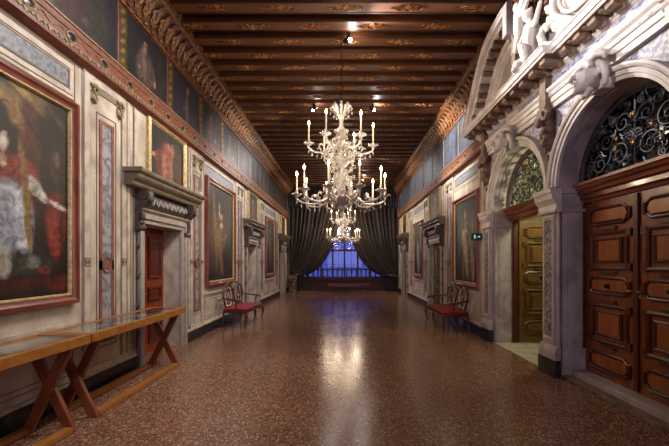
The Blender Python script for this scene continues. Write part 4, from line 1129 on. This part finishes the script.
# exit sign
e = empty('exit_sign', (XR, 7.5, 2.14), R(-90)); tag(e, 'small dark green exit sign between the right hand painting and the stone arch', 'sign')
MB().box(-.015,.015,-.26,-.03,-.075,.075).build('box', M['sign_green'], e, bevel=.006)
MB().box(-.008,.008,-.06,0,-.02,.02).build('bracket', M['black_metal'], e)
m = MB(); s_ = -1   # running person pictogram and arrow on the face towards the camera
for fx in (-.0165, .0165):
    def q3(y, z): return (fx, y, z)
    m.ell((fx,-.185,.035),(.001,.011,.011)); m.obox(q3(-.185,.024),q3(-.18,-.008),.016,.002,up=(1,0,0)); m.obox(q3(-.18,-.008),q3(-.2,-.045),.009,.002,up=(1,0,0))
    m.obox(q3(-.18,-.008),q3(-.16,-.03),.009,.002,up=(1,0,0)); m.obox(q3(-.205,.012),q3(-.165,.01),.008,.002,up=(1,0,0))
    m.obox(q3(-.13,0),q3(-.08,0),.01,.002,up=(1,0,0)); m.obox(q3(-.075,0),q3(-.095,.018),.009,.002,up=(1,0,0)); m.obox(q3(-.075,0),q3(-.095,-.018),.009,.002,up=(1,0,0))
m.build('pictogram', M['sign_mark'], e)
# little security camera on the first hood
e = empty('security_camera', (-2.93, 7.1, 2.945)); tag(e, 'tiny white security camera on top of the nearest door hood', 'camera')
MB().box(-.03,.03,-.03,.03,0,.03).build('base', M['stone'], e); MB().ell((0,0,.05),(.035,.035,.035)).build('dome', M['stone'], e, smooth=60)

# ------------------------------------------------------------------ chandeliers
def chandelier(loc, label):
    """origin on the axis, z=0 at the floor"""
    e = empty('chandelier', loc); tag(e, label, 'chandelier', 'blown glass chandeliers'); G = M['glass']
    c = MB(); z = 4.55
    while z < ZB+.02:
        k = int(round((z-4.55)/.055)) % 2
        pts = [((.016*math.cos(t)) if k else 0, 0 if k else (.016*math.cos(t)), z+.036*math.sin(t)) for t in [2*PI*i/8 for i in range(8)]]
        c.tube(pts, .006, 4, closed=True); z += .055
    c.build('chain', M['black_metal'], e)
    st = MB(); st.lathe([(.01,2.42),(.035,2.46),(.02,2.5),(.05,2.54),(.09,2.6),(.04,2.66),(.12,2.70),(.3,2.78),(.33,2.83),(.2,2.86),(.08,2.9),(.06,2.96),(.13,3.05),(.16,3.15),(.12,3.25),(.06,3.32),(.09,3.38),(.17,3.46),(.18,3.52),(.1,3.58),(.05,3.62),(.09,3.70),(.12,3.78),(.06,3.86),(.04,3.92),(.08,3.98),(.10,4.04),(.05,4.1),(.03,4.18),(.05,4.24),(.02,4.32),(.012,4.56)], n=20)
    st.build('stem', G, e, smooth=60)
    cr = MB()
    for k in range(8):
        a = 2*PI*k/8; ca, sa = math.cos(a), math.sin(a)
        pts = [(r*ca, r*sa, z) for r, z in ((.02,4.2),(.06,4.34),(.11,4.46),(.17,4.50),(.2,4.44),(.17,4.40))]
        cr.tube(pts, [.012,.02,.03,.028,.018,.006], 6)
        cr.ell((.2*ca,.2*sa,4.36),(.014,.014,.035), n=6, m=5); cr.ell((.12*ca,.12*sa,4.3),(.012,.012,.03), n=6, m=5)
    cr.ell((0,0,4.5),(.03,.03,.06)); cr.build('crown', G, e, smooth=60)
    fl = MB(); rnd = random.Random(5)
    for (zc, rr, cnt) in ((2.92,.30,16),(3.0,.2,12),(3.14,.24,14),(3.30,.2,12),(3.42,.24,14),(3.55,.26,14),(3.68,.17,12),(3.84,.15,10),(4.0,.13,8),(2.78,.36,16)):
        for k in range(cnt):
            a = 2*PI*(k+rnd.random()*.6)/cnt; r = rr*rnd.uniform(.75,1.1); p = Vector((r*math.cos(a), r*math.sin(a), zc+rnd.uniform(-.05,.05)))
            s_ = rnd.uniform(.02,.034)
            for j in range(5):
                t = j*1.257; fl.ell((p.x-sin_(a)*s_*math.cos(t), p.y+math.cos(a)*s_*math.cos(t), p.z+s_*math.sin(t)), (s_*.6,s_*.6,s_*.5), n=5, m=4)
            fl.ell(p, s_*.5, n=5, m=4)
            fl.tube([(.05*math.cos(a),.05*math.sin(a),p.z-.06),(p.x*.7,p.y*.7,p.z-.07),tuple(p)], .006, 4)
    fl.build('glass_flowers', G, e, smooth=60)
    def make(kind, cnt, Rr, zc, off, sag):
        z1 = zc-.05
        path = spl([(.08,z1-.0),(Rr*.3,z1+.02),(Rr*.55,z1-sag),(Rr*.8,z1-sag*1.0),(Rr*.96,z1-sag*.45),(Rr,z1)], 4)
        first = None
        for k in range(cnt):
            a = R(off)+2*PI*k/cnt
            if first is None:
                m = MB(); m.tube([(r,0,z) for r, z in path], .017, 8)
                for (r, z) in path[4:-2:4]: m.ell((r,0,z+.0),(.028,.028,.022), n=8, m=5)
                for rr_ in (.35,.62):
                    r = Rr*rr_; zz = z1-sag*.6
                    m.tube(spl([(r,0,zz),(r+.04,.03,zz+.07),(r-.0,.05,zz+.11),(r-.04,.03,zz+.07)], 2), [.014]*3+[.02]*3+[.006], 5)
                    m.tube(spl([(r,0,zz),(r+.04,-.03,zz+.06),(r+.08,-.04,zz+.02)], 2), [.012,.016,.018,.012,.005], 5)
                arm = m.build('arm', G, e, smooth=60)
                d = MB(); d.lathe([(.012,zc-.06),(.03,zc-.05),(.018,zc-.03),(.03,zc-.015),(.085,zc+.02),(.09,zc+.03),(.06,zc+.02),(.025,zc+.02),(.03,zc+.06),(.022,zc+.09)], (Rr,0,0), 14)
                for t in range(7):
                    q = 2*PI*t/7; d.ell((Rr+.088*math.cos(q),.088*math.sin(q),zc+.028),(.02,.02,.012), n=6, m=4)
                d.build('drip_pan', G, arm, smooth=60)
                MB().tube([(Rr,0,zc+.03),(Rr,0,zc+.36)], .0145, 8).build('candle', M['candle'], arm, smooth=60)
                MB().lathe([(.004,0),(.017,.02),(.02,.04),(.013,.065),(.002,.09)], (Rr,0,zc+.36), 10).build('flame_bulb', M['flame'], arm, smooth=60)
                for rr_ in (.3,.45,.6,.75,.9,1.0):
                    r = Rr*rr_; zz = min(path, key=lambda t: abs(t[0]-r))[1]; p = MB()
                    p.tube([(r,0,zz),(r,0,zz-.06)], .003, 4); p.ell((r,0,zz-.075),(.014,.014,.03), n=6, m=5)
                    p.build('pendant', G, arm, smooth=60)
                first = arm; arm.rotation_euler = (0,0,a); kids = [x for x in bpy.data.objects if x.parent == arm]
            else:
                o = first.copy(); COL.objects.link(o); o.parent = e; o.rotation_euler = (0,0,a)
                for x in kids:
                    q = x.copy(); COL.objects.link(q); q.parent = o
    make('low', 10, .82, 2.82, -68, .09)
    make('top', 6, .60, 3.76, -55, .08)
    return e
sin_ = math.sin
ch = chandelier((-.06, 6.5, 0), 'large nearer milky glass chandelier with two tiers of candles')
c2 = copy_tree(ch); c2.location = (-.06, 17.75, 0); c2['label'] = 'farther glass chandelier, looking much smaller, in front of the blue window'
for y in (6.5, 17.75, -4.8):
    for (cnt, rad, z, pw) in ((5, .82, 3.24, 20), (3, .60, 4.18, 18)):
        for k in range(cnt):
            a = 2*PI*(k+.5)/cnt
            l = bpy.data.lights.new('candle_glow', 'POINT'); l.energy = pw; l.color = (1, .78, .56); l.shadow_soft_size = .12
            o = bpy.data.objects.new('candle_glow', l); COL.objects.link(o); o.location = (-.06+rad*math.cos(a), y+rad*math.sin(a), z)

# ------------------------------------------------------------------ ceiling spotlights
def spot(x, y, tgt, power, label, size=1.9, col=(1,.96,.92)):
    if label:
        sl = bpy.data.lights.new('lamp_spill', 'POINT'); sl.energy = 9; sl.color = (1,.95,.9); sl.shadow_soft_size = .04
        so = bpy.data.objects.new('lamp_spill', sl); COL.objects.link(so); so.location = (x+.09, y-.02, ZB-.12)
        e = empty('ceiling_spotlight', (x, y, ZB)); tag(e, label, 'lamp', 'ceiling spotlights')
        MB().box(-.03,.03,-.03,.03,-.08,0).build('bracket', M['black_metal'], e)
        d = (Vector(tgt)-Vector((x,y,ZB-.13))).normalized()
        m = MB(); c = Vector((0,0,-.13)); m.tube([c-d*.09, c+d*.03], .045, 12); m.build('housing', M['black_metal'], e, smooth=40)
        m = MB(); m.ell(tuple(c+d*.035), .034); m.build('lamp', M['spotlamp'], e, smooth=60)
    l = bpy.data.lights.new('spot_beam', 'SPOT'); l.energy = power; l.spot_size = size; l.spot_blend = .8; l.color = col; l.shadow_soft_size = .06
    o = bpy.data.objects.new('spot_beam', l); COL.objects.link(o)
    p = Vector((x, y, ZB-.13 if label or x > -2 else 4.9)); d = (Vector(tgt)-p).normalized(); o.location = p+d*.09
    o.rotation_euler = d.to_track_quat('-Z', 'Y').to_euler()
spot(.07, 6.35, (3.0, 4.0, 5.0), 700, 'bright white spotlight on the ceiling beam just above the near chandelier', size=1.25)
spot(.04, 5.2, (-3.2, 4.6, 2.6), 420, 'ceiling spotlight at the top edge of the photo above the chandelier chain')
spot(-.80, 9.2, (-3.1, 10.2, 3.6), 450, 'white ceiling spotlight to the left of the chandelier crown')
spot(.74, 9.2, (3.0, 9.3, 4.7), 1100, 'white ceiling spotlight to the right of the chandelier crown', size=1.25)
spot(-.62, 14.1, (-3.1, 12.8, 3.9), 300, 'white ceiling spotlight seen behind the left side of the chandelier')
spot(.55, 14.1, (3.0, 13.9, 3.9), 420, 'white ceiling spotlight seen behind the right side of the chandelier')
spot(-.3, 17.0, (-3.2, 17.4, 3.0), 160, 'farthest ceiling spotlight on the left, behind the chandelier body')
spot(.86, 17.0, (3.0, 17.4, 3.0), 160, 'farthest ceiling spotlight on the right, behind the chandelier body')
spot(-.7, 1.0, (-3.2, 2.6, 2.8), 300, None)
spot(-2.7, 2.4, (3.0, 3.8, 5.0), 1500, None, size=.62)
# daylight left over behind the camera (the hall has a window at each end)
l = bpy.data.lights.new('dusk_window', 'AREA'); l.shape = 'RECTANGLE'; l.size = 4.5; l.size_y = 3.2; l.energy = 110; l.color = (.45,.48,1)
o = bpy.data.objects.new('dusk_window', l); COL.objects.link(o); o.location = (0, YN+.1, 2.6); o.rotation_euler = (R(90), 0, 0)
# lamp of the passage beyond the open arch
l = bpy.data.lights.new('passage_lamp', 'POINT'); l.shadow_soft_size = .15; l.energy = 60; l.color = (1,.97,.6)
o = bpy.data.objects.new('passage_lamp', l); COL.objects.link(o); o.location = (4.0, 5.9, 3.0)

l = bpy.data.lights.new('added_balustrade_light', 'POINT'); l.energy = 400; l.color = (.6,.65,1); l.shadow_soft_size = .3  # added light to brighten the balcony balustrade, stands for no lamp
o = bpy.data.objects.new('added_balustrade_light', l); COL.objects.link(o); o.location = (0, YB+1.6, 6.2)

w = bpy.data.worlds.new('dusk'); S.world = w; w.use_nodes = True; t = w.node_tree; bg = t.nodes['Background']
tc = nd(t, 'ShaderNodeTexCoord'); sp = nd(t, 'ShaderNodeSeparateXYZ'); t.links.new(tc.outputs['Generated'], sp.inputs[0])
r = nd(t, 'ShaderNodeValToRGB'); r.color_ramp.elements[0].position = 0; r.color_ramp.elements[0].color = (.10,.12,.42,1)
r.color_ramp.elements[1].position = .5; r.color_ramp.elements[1].color = (.035,.04,.30,1)
t.links.new(sp.outputs['Z'], r.inputs[0]); t.links.new(r.outputs[0], bg.inputs['Color']); bg.inputs['Strength'].default_value = .9

S.view_settings.view_transform = 'Standard'; S.view_settings.look = 'None'; S.view_settings.gamma = 1
S.view_settings.use_curve_mapping = False; S.view_settings.exposure = .38
S.cycles.max_bounces = 8; S.cycles.transmission_bounces = 5; S.cycles.transparent_max_bounces = 8
S.cycles.sample_clamp_indirect = 3
S.cycles.caustics_reflective = False; S.cycles.caustics_refractive = False
